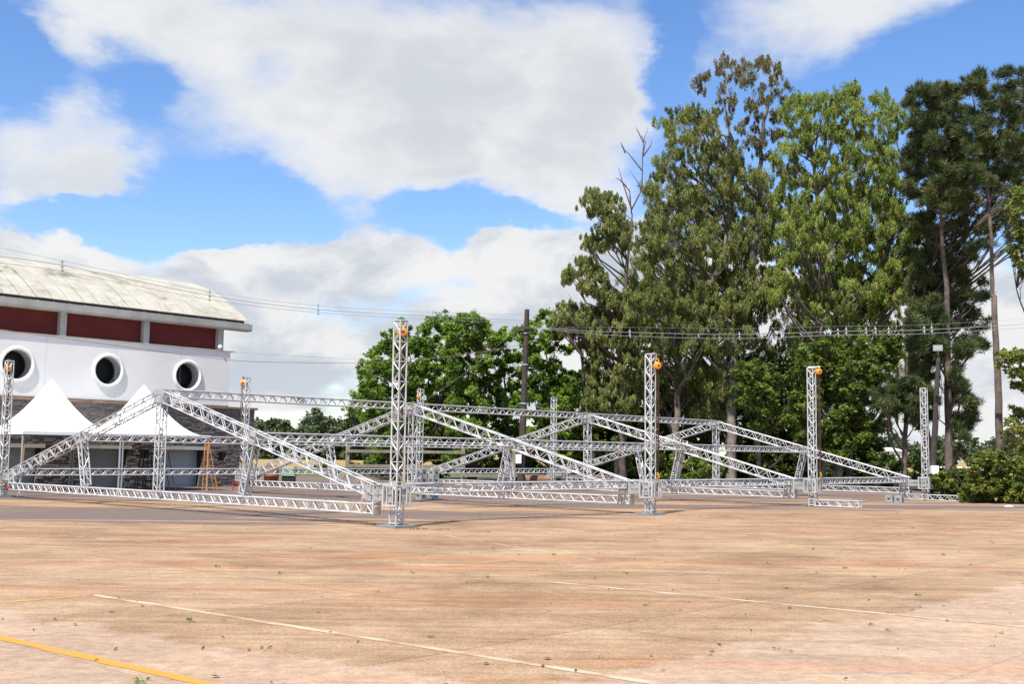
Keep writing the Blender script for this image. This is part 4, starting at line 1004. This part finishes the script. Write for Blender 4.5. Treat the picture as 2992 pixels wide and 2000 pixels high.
def tree(name, label, cat, Y, trunks, clumps, style, leaf, bark, per, size, r0, group=None, sub=7, limbs=1.0, twigs=0.0, leaves2=None, tint=(0, 1), drop=0.0, bare=(), wob=1.0):
    t0 = PX(*trunks[0][0], Y); foot = np.array([t0[0], t0[1], 0.0])
    root = empty(name, tuple(foot)); tag(root, label, cat, group)
    m = MB(); nodes = []
    for ti, tr in enumerate(trunks):
        pts = [PX(x, y, Y + (random.uniform(-.6, .6) * wob if k else 0) + ti * .7) for k, (x, y) in enumerate(tr)]
        if ti == 0 or pts[0][2] < 3: pts[0][2] = -0.05
        fine = []
        for a in range(len(pts) - 1):
            for k in range(5): fine.append(pts[a] + (pts[a + 1] - pts[a]) * k / 5 + (rng.normal(0, .07 * wob, 3) * np.array([1, 1, 0]) if (a or k) else 0))
        fine.append(pts[-1]); n_ = len(fine); rb = r0 if ti == 0 else r0 * .72
        rad = [rb * (1 - .86 * k / (n_ - 1)) for k in range(n_)]; rad[0] *= 1.25
        m.path(fine, rad, 9); nodes += [(p, r) for p, r in zip(fine, rad)][1:]
    NP = np.array([p for p, r in nodes]); NR = np.array([r for p, r in nodes])
    for (c, r) in clumps:
        if random.random() > limbs: continue
        # limbs rise outwards from a lower point of the trunk
        hd = np.linalg.norm((NP - c)[:, :2], axis=1); dz = c[2] - NP[:, 2]
        cost = np.abs(dz - (0.8 * hd + .3)) + .35 * hd; k = int(np.argmin(cost)); A = NP[k]; L = np.linalg.norm(c - A)
        if L < .4: continue
        rr = min(NR[k] * .6, 0.018 * L + .03); mid = A + (c - A) * .55 + np.array([0, 0, -.06 * L]) + rng.normal(0, .05 * L, 3)
        m.path([A, A + (mid - A) * .5 + rng.normal(0, .02 * L, 3), mid, c + rng.normal(0, .1, 3)], [rr, rr * .8, rr * .6, rr * .22], 5)
        for q in range(2):
            m.path([mid, (mid + c) / 2 + rng.normal(0, .3 * r, 3), c + rng.normal(0, .55 * r, 3)], [rr * .5, rr * .35, .012], 4)
    for br in bare:
        pts = [PX(x, y, Y) for x, y in br]; n_ = len(pts); m.path(pts, [max(.010, .06 * (1 - .8 * k / (n_ - 1))) for k in range(n_)], 5)
    m.build('trunk', bark, root, smooth=True)
    leaf_mesh('crown', clumps, style, leaf, per, size, root, sub, tint, drop)
    if leaves2: leaf_mesh('crown', leaves2[0], style, leaves2[1], leaves2[2], size, root, sub, tint, drop)
    return root
# eucalypts
GE = 'tall eucalypts behind the frames'
cl1 = clumps_from([zA([(180, 930), (230, 900), (330, 895), (410, 925), (460, 1010), (475, 1100), (485, 1190), (440, 1240), (380, 1215), (330, 1235), (280, 1250), (220, 1215), (205, 1160), (250, 1120), (290, 1080), (250, 1030), (185, 980)]),
                   zA([(70, 1370), (120, 1325), (200, 1275), (260, 1275), (310, 1340), (340, 1430), (390, 1500), (330, 1525), (250, 1480), (200, 1430), (110, 1425)]),
                   zC([(310, 210), (420, 120), (560, 60), (640, 200), (650, 400), (650, 700), (600, 860), (420, 890), (270, 850), (230, 700), (300, 550), (280, 400), (180, 330), (50, 310), (100, 200), (200, 200)])], 82, 29, 2.2, (.5, .85), 3)
tree('eucalyptus_tree', 'slender eucalypt with a dead forked top and a lone tuft on its left', 'tree', 82,
     [zC([(490, 1330), (485, 900), (490, 500), (480, 330)]) + zA([(447, 1400), (470, 1150), (478, 1010)])], cl1, 'droop', 'leaf_eucalypt', 'bark_dark', 72, .19, .30, GE, 7, .35, drop=.15,
     bare=[zA([(478, 1010), (540, 890), (545, 700), (550, 610), (575, 535)]), zA([(480, 1000), (430, 850), (405, 760)]), zA([(541, 780), (470, 690), (420, 640)]), zA([(545, 700), (590, 640), (600, 600)]), zA([(540, 900), (520, 850), (470, 780)]), zA([(550, 620), (520, 560), (505, 530)]), zA([(430, 850), (470, 900), (478, 960)]), zA([(545, 690), (560, 620), (540, 580)]), zA([(445, 680), (425, 630), (418, 620)]), zA([(480, 1010), (470, 930), (472, 880)]), zA([(450, 870), (410, 830), (385, 820)])])
top2 = clumps_from([zA([(830, 275), (900, 190), (1010, 130), (1180, 105), (1330, 135), (1390, 230), (1400, 300), (1350, 420), (1320, 600), (1280, 720), (1120, 700), (1040, 600), (1000, 480), (960, 380), (900, 330)])], 86, 36, 2.6, (.42, .75), 2, .85)
cl2 = clumps_from([zA([(610, 460), (700, 430), (760, 400), (880, 385), (960, 480), (1030, 600), (1110, 720), (1240, 780), (1290, 900), (1300, 1100), (1330, 1350), (1320, 1568), (500, 1568), (500, 1300), (520, 1150), (560, 1000), (545, 850), (600, 720), (690, 650), (690, 540)]),
                   zC([(560, 130), (1330, 130), (1340, 420), (1300, 560), (1150, 520), (1000, 560), (850, 480), (700, 560), (640, 520)])], 86, 37, 3.6, (.5, .85), 3, .83)
low2 = clumps_from([zC([(640, 520), (820, 480), (850, 900), (720, 900), (640, 850)]), zC([(860, 600), (1180, 560), (1190, 950), (900, 960)])], 88, 40, 3.0, (.5, .8), 3, .95)
tree('eucalyptus_tree', 'tallest eucalypt with a thin brownish airy top', 'tree', 86,
     [zC([(1195, 1345), (1210, 800), (1212, 500)]) + zA([(1190, 1150), (1215, 900), (1225, 600), (1275, 340), (1300, 240)]), zC([(845, 1150), (850, 800), (860, 450)]) + zA([(1000, 1300), (1060, 900), (1055, 600), (1010, 380), (1030, 220)])], cl2 + low2, 'droop', 'leaf_eucalypt', 'bark_pale', 72, .19, .40, GE, 8, .3, leaves2=(top2, 'leaf_eucalypt_dry', 44), drop=.2)
cl3 = clumps_from([zB([(60, 470), (110, 350), (280, 310), (400, 290), (490, 290), (580, 350), (640, 345), (740, 355), (790, 420), (770, 520), (720, 640), (730, 760), (745, 860), (760, 1000), (800, 1060), (880, 1080), (905, 1200), (880, 1330), (800, 1450), (720, 1568), (20, 1568), (20, 1100), (10, 900), (30, 700)])], 82, 36, 3.4, (.48, .85), 3, .80)
cl3 += clumps_from([zD([(20, 60), (700, 60), (740, 250), (560, 430), (300, 430), (60, 470)])], 83, 40, 3, (.5, .8), 3, .6)
tree('eucalyptus_tree', 'fresh green eucalypt with many upright stems beside the dark pines', 'tree', 82,
     [zD([(335, 1335), (330, 1000), (215, 400)]) + zB([(300, 1500), (285, 1100), (240, 650), (230, 480)]), zD([(430, 1320), (400, 900), (330, 500)]) + zB([(400, 1300), (440, 900), (430, 500)]), zD([(480, 1000), (520, 600), (640, 230)]) + zB([(640, 1250), (720, 700), (740, 520)])], cl3, 'droop', 'leaf_eucalypt_fresh', 'bark_pale', 72, .19, .36, GE, 8, .4, drop=.2)
# pines
GP = 'dark pines at the edge of the yard'
p1 = clumps_from([zB([(765, 345), (880, 265), (1000, 285), (1110, 285), (1130, 420), (1120, 560), (1135, 700), (1120, 860), (1185, 900), (1180, 985), (1050, 1015), (900, 985), (780, 900), (740, 760), (780, 640), (820, 560), (790, 420)]),
                  zD([(790, 190), (960, 150), (1050, 240), (1120, 330), (1060, 430), (960, 640), (1000, 900), (900, 1000), (700, 950), (590, 850), (570, 790), (640, 690), (760, 600), (800, 400)]),
                  zD([(1080, 470), (1300, 380), (1335, 480), (1190, 570), (1150, 650), (1255, 850), (1240, 975), (1210, 1130), (1120, 1100), (1060, 900), (1040, 700)])], 74, 33, 2.8, (.46, .76), 3, .74)
tree('pine_tree', 'dark dense pine with a straight grey trunk beside the floodlight pole', 'tree', 74,
     [zD([(1068, 1440), (1055, 900), (1048, 400), (1045, 100)]) + zB([(985, 1200), (965, 800), (950, 380)]), zD([(760, 1330), (775, 1000), (780, 700), (800, 450)])], p1, 'needle', 'needle_pine', 'bark_pine', 56, .36, .28, GP, 8, .3, wob=.25)
p2 = clumps_from([zB([(1100, 275), (1180, 205), (1250, 240), (1330, 245), (1360, 195), (1400, 170), (1500, 150), (1500, 900), (1380, 900), (1300, 880), (1180, 900), (1130, 820), (1140, 600), (1120, 400)])], 70, 34, 2.6, (.46, .76), 3, .66)
p2 += clumps_from([zD([(1180, 20), (1340, 20), (1330, 200), (1200, 180)]), zB([(1130, 1080), (1220, 1060), (1240, 1250), (1150, 1330)])], 71, 42, 2, (.5, .8), 1, .6)
tree('pine_tree', 'tall pine with a bare reddish-grey trunk rising behind the fruiting bush', 'tree', 70,
     [zD([(1400, 1520), (1392, 1100), (1376, 650), (1352, 150)]) + zB([(1275, 1500), (1265, 1150), (1235, 700), (1215, 330)])], p2, 'needle', 'needle_pine', 'bark_pine', 56, .36, .27, GP, 8, .3, wob=.25)
sp_ = clumps_from([zD([(1390, 500), (1480, 490), (1640, 540), (1640, 800), (1400, 760)]), zD([(1420, 900), (1640, 850), (1640, 1200), (1430, 1120)]), zB([(1370, 900), (1520, 860), (1520, 1500), (1400, 1300)])], 66, 32, 2, (.5, .8), 2, .75)
tree('broadleaf_tree', 'loose open-branched tree at the end of the pine row', 'tree', 66, [zD([(1690, 1480), (1640, 900), (1600, 500), (1500, 100)])], sp_, 'broad', 'leaf_eucalypt', 'bark_dark', 30, .22, .22, None, 7, .5)
p3 = clumps_from([zB([(860, 960), (1000, 990), (1190, 940), (1330, 900), (1500, 860), (1500, 1250), (1330, 1180), (1180, 1300), (1130, 1568), (860, 1568), (780, 1300), (800, 1080)])], 80, 36, 3, (.46, .76), 3, .60)
p3 += clumps_from([zD([(760, 20), (1120, 20), (1330, 60), (1330, 330), (1290, 420), (1120, 380), (1000, 200), (780, 220)])], 80, 36, 2.5, (.5, .8), 2, .62)
p3 += clumps_from([zB([(740, 640), (1454, 600), (1500, 900), (1180, 960), (760, 960)])], 81, 40, 2.5, (.5, .8), 2, .6)
tree('pine_tree', 'ragged dark pine standing behind the two straight pine trunks', 'tree', 80,
     [zD([(905, 1340), (910, 900), (920, 400), (930, 100)]) + zB([(890, 1300), (900, 1000), (910, 700)])], p3, 'needle', 'needle_pine', 'bark_pine', 52, .36, .30, GP, 8, .5)
# lit broadleaf tree in front of the eucalypts
u1 = clumps_from([zD([(80, 500), (200, 440), (400, 440), (560, 425), (745, 440), (745, 560), (680, 640), (600, 700), (520, 840), (525, 1000), (500, 1110), (420, 1200), (330, 1210), (200, 1190), (60, 1160), (20, 950), (30, 700)]), zC([(1230, 600), (1400, 540), (1500, 640), (1560, 800), (1500, 1010), (1400, 1060), (1250, 920)])], 77, 36, 2.2, (.5, .85), 3, .9)
tree('broadleaf_tree', 'leafy light green tree with a pale bent limb behind the hoistless tower', 'tree', 77, [zD([(340, 1345), (350, 1100), (440, 900), (480, 720), (560, 600)]), zD([(250, 1340), (240, 900), (220, 600)]), zC([(1385, 1340), (1385, 1000), (1380, 700)])], u1, 'broad', 'leaf_understory', 'bark_pale', 40, .24, .26, None, 7, .3)
# plane trees
GS = 'dense green plane trees behind the frames'
s1 = clumps_from([z8([(120, 770), (210, 600), (300, 500), (370, 420), (450, 370), (620, 340), (720, 300), (780, 320), (840, 250), (960, 225), (1010, 225), (1060, 240), (1060, 1560), (250, 1560), (290, 1350), (120, 1160), (150, 900)])], 90, 34, 4.5, (.55, .85), 3, .9)
tree('plane_tree', 'broad dense plane tree whose rounded crown borders the open sky', 'tree', 89, [[(1180, 1420), (1185, 1250), (1200, 1050)], [(1150, 1300), (1110, 1150)]], s1, 'broad', 'leaf_plane', 'bark_dark', 50, .23, .3, GS, 7, .2)
s2 = clumps_from([z8([(1000, 225), (1080, 185), (1140, 240), (1230, 225), (1320, 280), (1385, 420), (1400, 520), (1380, 700), (1400, 900), (1380, 1100), (1350, 1560), (1000, 1560), (980, 900)])], 88, 34, 4, (.55, .85), 3, .9)
tree('plane_tree', 'dense plane tree with the tallest rounded top left of the utility pole', 'tree', 88, [[(1380, 1420), (1378, 1250), (1370, 1020)]], s2, 'broad', 'leaf_plane', 'bark_dark', 50, .23, .3, GS, 7, .2)
s3 = clumps_from([z8([(1400, 400), (1450, 335), (1520, 380), (1545, 560), (1600, 600), (1640, 900), (1650, 1560), (1330, 1560), (1380, 1100), (1410, 800)])], 90, 34, 3, (.5, .8), 3, .9)
tree('plane_tree', 'narrow plane tree column directly behind the utility pole', 'tree', 90, [[(1480, 1420), (1482, 1250), (1470, 1050)]], s3, 'broad', 'leaf_plane', 'bark_dark', 50, .23, .25, GS, 7, .2)
s4 = clumps_from([z8([(1570, 420), (1720, 260), (1800, 200), (1900, 215), (1960, 320), (2050, 420), (2160, 470), (2080, 640), (1990, 560), (1900, 600), (1990, 720), (2190, 760), (2150, 950), (2120, 1100), (2100, 1560), (1650, 1560), (1690, 1100), (1700, 700), (1640, 560)])], 87, 33, 3, (.5, .8), 3, .85)
tree('plane_tree', 'plane tree with pale visible limbs on the far side of the utility pole', 'tree', 87, [z8([(1960, 1780), (1960, 1300), (1955, 950), (1930, 700), (1940, 520)]), z8([(1955, 950), (1880, 700), (1860, 480)])], s4, 'broad', 'leaf_plane', 'bark_pale', 48, .23, .2, GS, 7, .25)
# the eucalypt-like shrub tops between
s5 = clumps_from([zC([(40, 260), (120, 190), (200, 200), (240, 300), (330, 260), (390, 330), (380, 560), (240, 640), (230, 430), (60, 380)])], 84, 32, 2, (.5, .8), 2, .85)
tree('eucalyptus_tree', 'small olive-green eucalypt sapling beside the plane trees', 'tree', 84, [zC([(300, 1330), (260, 900), (200, 400), (150, 280)])], s5, 'droop', 'leaf_eucalypt', 'bark_dark', 50, .32, .2, GE, 7, .5)
# thinner eucalypts of the back row
for (pl, tr, lab) in (
    ([(1830, 760), (1960, 560), (2080, 540), (2260, 560), (2300, 800), (2290, 1200), (1840, 1200), (1800, 950)], [(2090, 1405), (2085, 1150), (2080, 850), (2090, 600)], 'back-row eucalypt filling the gap behind the tallest one'),
    ([(2260, 640), (2400, 540), (2600, 560), (2690, 700), (2700, 1000), (2660, 1200), (2280, 1200)], [(2450, 1405), (2460, 1100), (2470, 800), (2480, 600)], 'back-row eucalypt between the fresh green one and the pines')):
    tree('eucalyptus_tree', lab, 'tree', 95, [tr], clumps_from([pl], 95, 38, 3, (.5, .85), 3, .62), 'droop', 'leaf_eucalypt', 'bark_pale', 60, .20, .30, GE, 7, .35, drop=.2)
# darker trees filling the back row, shade put into their leaf tint
GD = 'dark understorey trees behind the eucalypts'
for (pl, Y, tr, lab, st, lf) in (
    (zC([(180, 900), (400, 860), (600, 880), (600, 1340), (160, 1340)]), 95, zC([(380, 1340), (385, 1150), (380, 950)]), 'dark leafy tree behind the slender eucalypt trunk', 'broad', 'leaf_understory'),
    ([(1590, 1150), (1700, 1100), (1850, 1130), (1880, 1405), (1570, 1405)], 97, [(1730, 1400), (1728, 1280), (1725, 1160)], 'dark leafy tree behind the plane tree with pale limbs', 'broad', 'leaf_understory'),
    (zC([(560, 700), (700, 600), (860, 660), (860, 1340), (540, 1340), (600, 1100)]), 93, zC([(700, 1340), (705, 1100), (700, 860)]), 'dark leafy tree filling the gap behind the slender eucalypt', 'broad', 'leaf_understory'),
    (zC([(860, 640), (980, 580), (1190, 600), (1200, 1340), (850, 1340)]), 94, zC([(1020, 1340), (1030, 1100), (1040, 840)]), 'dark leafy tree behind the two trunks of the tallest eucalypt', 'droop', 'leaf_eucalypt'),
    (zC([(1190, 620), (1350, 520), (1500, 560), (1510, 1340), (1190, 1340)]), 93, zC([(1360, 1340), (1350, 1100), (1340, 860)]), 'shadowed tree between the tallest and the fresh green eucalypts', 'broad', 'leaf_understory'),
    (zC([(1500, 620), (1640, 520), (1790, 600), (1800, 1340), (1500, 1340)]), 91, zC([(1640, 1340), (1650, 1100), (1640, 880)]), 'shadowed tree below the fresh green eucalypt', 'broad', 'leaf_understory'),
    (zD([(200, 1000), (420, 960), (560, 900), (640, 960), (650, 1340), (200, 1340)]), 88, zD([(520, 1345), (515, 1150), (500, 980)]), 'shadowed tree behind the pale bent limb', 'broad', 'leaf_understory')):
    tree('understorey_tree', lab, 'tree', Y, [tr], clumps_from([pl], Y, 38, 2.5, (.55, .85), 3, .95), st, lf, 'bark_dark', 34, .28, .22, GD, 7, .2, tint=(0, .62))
# shaded undergrowth: one shrub after another along the back
labs = ['undergrowth shrub by the first posts of the rail fence', 'undergrowth shrub between two fence posts below the broad plane tree', 'undergrowth shrub below the tall-topped plane tree', 'sunlit undergrowth shrub just before the utility pole foot', 'undergrowth shrub right behind the felled log',
        'undergrowth shrub below the plane tree with pale limbs', 'undergrowth shrub at the foot of the slender eucalypt', 'bright sunlit shrub behind the second plate-footed tower', 'bright sunlit shrub next to a pale eucalypt trunk', 'shrub at the foot of the tallest eucalypt', 'shrub between the tallest and the fresh green eucalypts',
        'shrub at the foot of the fresh green eucalypt', 'shrub below the pale bent limb', 'shrub in front of the pale distant shed', 'shrub at the foot of the dark dense pine']
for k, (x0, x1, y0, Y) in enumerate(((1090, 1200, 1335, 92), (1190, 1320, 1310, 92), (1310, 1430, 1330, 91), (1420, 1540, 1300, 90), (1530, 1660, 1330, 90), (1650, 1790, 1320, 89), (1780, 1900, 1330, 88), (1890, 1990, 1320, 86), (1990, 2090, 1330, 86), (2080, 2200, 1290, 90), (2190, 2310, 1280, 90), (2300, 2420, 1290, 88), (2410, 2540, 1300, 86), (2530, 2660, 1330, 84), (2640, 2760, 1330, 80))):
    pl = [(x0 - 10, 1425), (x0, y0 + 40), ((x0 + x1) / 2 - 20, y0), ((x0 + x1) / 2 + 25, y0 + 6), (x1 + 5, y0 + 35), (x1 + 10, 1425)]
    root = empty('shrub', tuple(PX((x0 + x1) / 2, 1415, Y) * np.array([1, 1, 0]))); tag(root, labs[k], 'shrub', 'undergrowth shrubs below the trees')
    lit = k in (7, 8, 3)  # sunlit shrubs get lighter leaf tints, shaded ones darker: light put into colour
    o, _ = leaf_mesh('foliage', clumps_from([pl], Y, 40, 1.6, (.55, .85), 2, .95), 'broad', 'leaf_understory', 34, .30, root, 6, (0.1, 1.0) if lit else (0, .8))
    m = MB(); b_ = PX((x0 + x1) / 2, 1415, Y) * np.array([1, 1, 0])
    for q in range(4): m.path([b_, b_ + np.array([rng.normal(0, .4), rng.normal(0, .3), .7]), b_ + np.array([rng.normal(0, .9), rng.normal(0, .6), 1.7])], [.06, .045, .02], 5)
    m.build('stem', 'bark_dark', root)
# low bushes on the slope left of the fence
for k, (x0, x1, y0, Y) in enumerate(((1000, 1070, 1345, 104), (1060, 1120, 1335, 100), (930, 1010, 1350, 110), (860, 940, 1356, 112))):
    pl = [(x0 - 8, 1412), (x0, y0 + 20), ((x0 + x1) / 2, y0), (x1, y0 + 18), (x1 + 8, 1412)]
    root = empty('shrub', tuple(PX((x0 + x1) / 2, 1400, Y) * np.array([1, 1, 0]))); tag(root, 'low dark bush at the edge of the golden field', 'shrub', 'bushes at the edge of the field')
    leaf_mesh('foliage', clumps_from([pl], Y, 20, 1.4, (.55, .85), 2, .95), 'broad', 'leaf_understory', 30, .26, root, 6, (0, .6))
# fruiting bush by the yard edge, in two plants
GB = 'green bushes at the yard edge'
for (pl, Y, lab, px) in (([(2748, 1474), (2718, 1440), (2724, 1398), (2750, 1382), (2800, 1374), (2840, 1388), (2870, 1440), (2872, 1482)], 58.5, 'lower rounded green bush beside the hoistless tower', 2800),
                         ([(2800, 1484), (2832, 1420), (2838, 1355), (2870, 1318), (2925, 1322), (2962, 1345), (3010, 1360), (3060, 1380), (3060, 1486)], 55.5, 'taller green bush dotted with small orange fruit', 2935)):
    b_ = PX(px, 1480, Y) * np.array([1, 1, 0]); root = empty('bush', tuple(b_)); tag(root, lab, 'bush', GB)
    cl = clumps_from([pl], Y, 26, 1.6, (.55, .9), 3, .95)
    o, sc = leaf_mesh('foliage', cl, 'broad', 'leaf_bush', 44, .15, root, 8)
    m = MB()
    for q in range(7): m.path([b_ + np.array([rng.normal(0, .15), rng.normal(0, .15), 0]), b_ + np.array([rng.normal(0, .4), rng.normal(0, .3), .7]), b_ + np.array([rng.normal(0, .9), rng.normal(0, .5), 1.7])], [.05, .04, .015], 5)
    m.build('stem', 'bark_dark', root)
    idx = rng.choice(len(sc), 26, replace=False)
    for q in idx:
        if sc[q][2] < 1.0: continue
        m = MB(); m.lathe(sc[q] + np.array([0, -.25, .05]), ZU, [(-.036, .002), (-.026, .026), (0, .036), (.026, .026), (.036, .002)], 8); m.build('fruit', 'fruit', root, smooth=True)
# far wood along the horizon
fc = []
for x in np.arange(560, 1300, 4.0):
    Y = 345 + random.uniform(-25, 25); hgt = 11.5 + 1.8 * math.sin(x * .021) + 1.8 * math.sin(x * .055 + 1) + random.uniform(-1.5, 1.5)
    for q in range(6):
        c = PX(x + random.uniform(-5, 5), 1330, Y); c[2] = hgt * random.uniform(.08, .95); fc.append((c, random.uniform(1.4, 2.6)))
for x in np.arange(2200, 3100, 9.0):
    Y = 300 + random.uniform(-25, 25); hgt = 9 + 2.5 * math.sin(x * .03) + random.uniform(-1.5, 1.5)
    for q in range(3):
        c = PX(x, 1330, Y); c[2] = hgt * random.uniform(.1, .9); fc.append((c, random.uniform(1.2, 2.3)))
o, _ = leaf_mesh('distant_wood', fc, 'broad', 'leaf_far', 16, 1.0, None, 8); tag(o, 'far green wood on the horizon beyond the golden field', 'woodland', kind='stuff')
# flat-topped far tree and pale sheds seen between the trunks
b_ = PX(2880, 1390, 150) * np.array([1, 1, 0]); root = empty('araucaria_tree', tuple(b_)); tag(root, 'far flat-topped tree seen between two pine trunks', 'tree')
MB().path([b_, b_ + ZU * 1.5, b_ + ZU * 3.2], [.25, .2, .12], 7).build('trunk', 'bark_dark', root)
fc = [(PX(x, 1322 + random.uniform(-5, 5), 150 + random.uniform(-1.5, 1.5)), .55) for x in range(2850, 2912, 6)]
leaf_mesh('crown', fc, 'broad', 'leaf_far', 26, .45, root, 8, (0, .6))
for (x0, x1, yt, Y, lab) in ((2575, 2640, 1308, 210, 'pale distant shed seen under the dark pine boughs'), (2760, 2900, 1366, 190, 'long low pale shed seen behind the bushes')):
    a, b = PX(x0, 1390, Y), PX(x1, 1390, Y); a[2] = b[2] = 0; hh = PX((x0 + x1) / 2, yt, Y)[2]; root = empty('distant_shed', tuple((a + b) / 2)); tag(root, lab, 'building', 'pale sheds beyond the trees')
    L = np.linalg.norm(b - a) / 2; c_ = (a + b) / 2
    m = MB(); m.box(c_ + np.array([0, 6, hh * .42]), (L, 6, hh * .42)); m.build('wall', 'far_wall', root)
    m = MB(); z0_, z1_ = hh * .84, hh
    P_ = [c_ + np.array([-L - .4, -.5, z0_]), c_ + np.array([L + .4, -.5, z0_]), c_ + np.array([L + .4, 6, z1_]), c_ + np.array([-L - .4, 6, z1_]), c_ + np.array([L + .4, 12.5, z0_]), c_ + np.array([-L - .4, 12.5, z0_])]
    m.v += P_; m.f += [(0, 1, 2, 3), (3, 2, 4, 5), (0, 3, 5), (1, 4, 2)]; m.build('roof', 'far_wall', root)
    for q in range(4):
        m = MB(); m.box(c_ + np.array([-L + L * 2 * (q + .5) / 4, -.02, hh * .45]), (L * .08, .05, hh * .12)); m.build('window', 'dark_glass', root)

# ------------------------------------------------------------------ fallen leaves on the concrete
V, Fc, tint = [], [], []
def leafbit(c, L, yaw, tnt, lift):
    k = len(V); d = np.array([math.cos(yaw), math.sin(yaw), 0]); w = np.array([-d[1], d[0], 0]) * L * random.uniform(.28, .42)
    V.extend([c - d * L + ZU * .008, c - w + ZU * (lift * .5 + .008), c + d * L + ZU * (lift + .008), c + w + ZU * (lift * .4 + .008), c + ZU * (lift + .02)])
    Fc.extend([(k, k + 1, k + 4), (k + 1, k + 2, k + 4), (k + 2, k + 3, k + 4), (k + 3, k, k + 4)]); tint.extend([tnt] * 4)
for q in range(300):
    Y = 9.5 + 42 * random.random() ** 1.3; x = random.uniform(-.47, .47) * Y
    if random.random() < .35 and x < 0: continue
    leafbit(np.array([x, Y, 0]), random.uniform(.018, .05), random.uniform(0, 6.28), random.uniform(0, .78) if random.random() < .86 else random.uniform(.82, 1), random.uniform(.003, .014))
me = bpy.data.meshes.new('leaf_litter'); me.from_pydata([tuple(v) for v in V], [], Fc); me.materials.append(MATS['litter'])
at = me.attributes.new('tint', 'FLOAT', 'FACE'); at.data.foreach_set('value', tint)
o = link('leaf_litter', me, (0, 0, 0)); tag(o, 'dry brown leaves scattered over the concrete yard', 'leaves', kind='stuff')
sprigs = [(1283, 1552), (1428, 1557), (1275, 1523), (1405, 1512), (820, 1680), (1205, 1679), (2246, 1650), (2291, 1723), (2683, 1744), (2667, 1546), (2623, 1501), (2378, 1608), (1620, 1625), (2756, 1625), (1440, 1608), (510, 1508), (2170, 1520), (560, 1818), (2950, 1521), (1420, 1690), (1828, 1680), (2467, 1664), (410, 1999), (2900, 1590), (2550, 1690), (635, 1660)]
dead = [(2668, 1786), (2600, 1795), (1950, 1645), (1243, 1625), (410, 1775), (320, 1793), (225, 1830), (1100, 1732), (2095, 1887), (2270, 1900), (2538, 1828), (2770, 1818), (2602, 1846), (1900, 1919), (2930, 1854), (2300, 1780), (1265, 1865), (1430, 1945), (640, 1982), (1612, 1930), (2900, 1892), (1880, 1772)]
def sprig(x, y, green):
    c = GR(x, y); V, Fc, T = [], [], []
    for q in range(9 if green else 2):
        k = len(V); a = random.uniform(0, 6.28); d = np.array([math.cos(a), math.sin(a) * .6, 0]); L = random.uniform(.035, .08) if green else random.uniform(.05, .09); w = np.array([-d[1], d[0], 0]) * L * (.30 if green else .42); o_ = c + ZU * .012; up = ZU * (random.uniform(.015, .045) if green else random.uniform(.004, .016))
        V.extend([o_, o_ + d * L * .5 + w + up, o_ + d * L + up * .4, o_ + d * L * .5 - w + up * .8]); Fc.append((k, k + 1, k + 2, k + 3)); T.append(random.uniform(.84, 1) if green else random.uniform(.1, .7))
    me = bpy.data.meshes.new('fallen_leaves'); me.from_pydata([tuple(v - c) for v in V], [], Fc); me.materials.append(MATS['litter'])
    at = me.attributes.new('tint', 'FLOAT', 'FACE'); at.data.foreach_set('value', T)
    o = link('leaf_sprig' if green else 'dead_leaf', me, c)
    tag(o, 'small green leaf sprig fallen on the concrete' if green else 'curled dead brown leaf on the concrete', 'leaves', 'green sprigs on the ground' if green else 'dead leaves on the ground')
for (x, y) in sprigs: sprig(x, y, True)
for (x, y) in dead: sprig(x, y, False)
# grass tuft at the base plate
c = GR(1222, 1548); V, Fc = [], []
for q in range(60):
    k = len(V); o_ = c + np.array([rng.normal(0, .16), rng.normal(0, .03), 0]); a = random.uniform(0, 6.28); d = np.array([math.cos(a), math.sin(a), 0]); h_ = random.uniform(.02, .07)
    V.extend([o_ + d * .008, o_ - d * .008, o_ + d * random.uniform(.01, .05) + ZU * h_]); Fc.append((k, k + 1, k + 2))
me = bpy.data.meshes.new('grass_tuft'); me.from_pydata([tuple(v - c) for v in V], [], Fc); me.materials.append(MATS['leaf_bush'])
tag(link('grass_tuft', me, c), 'short weeds growing along the edge of the tower base plate', 'weeds')
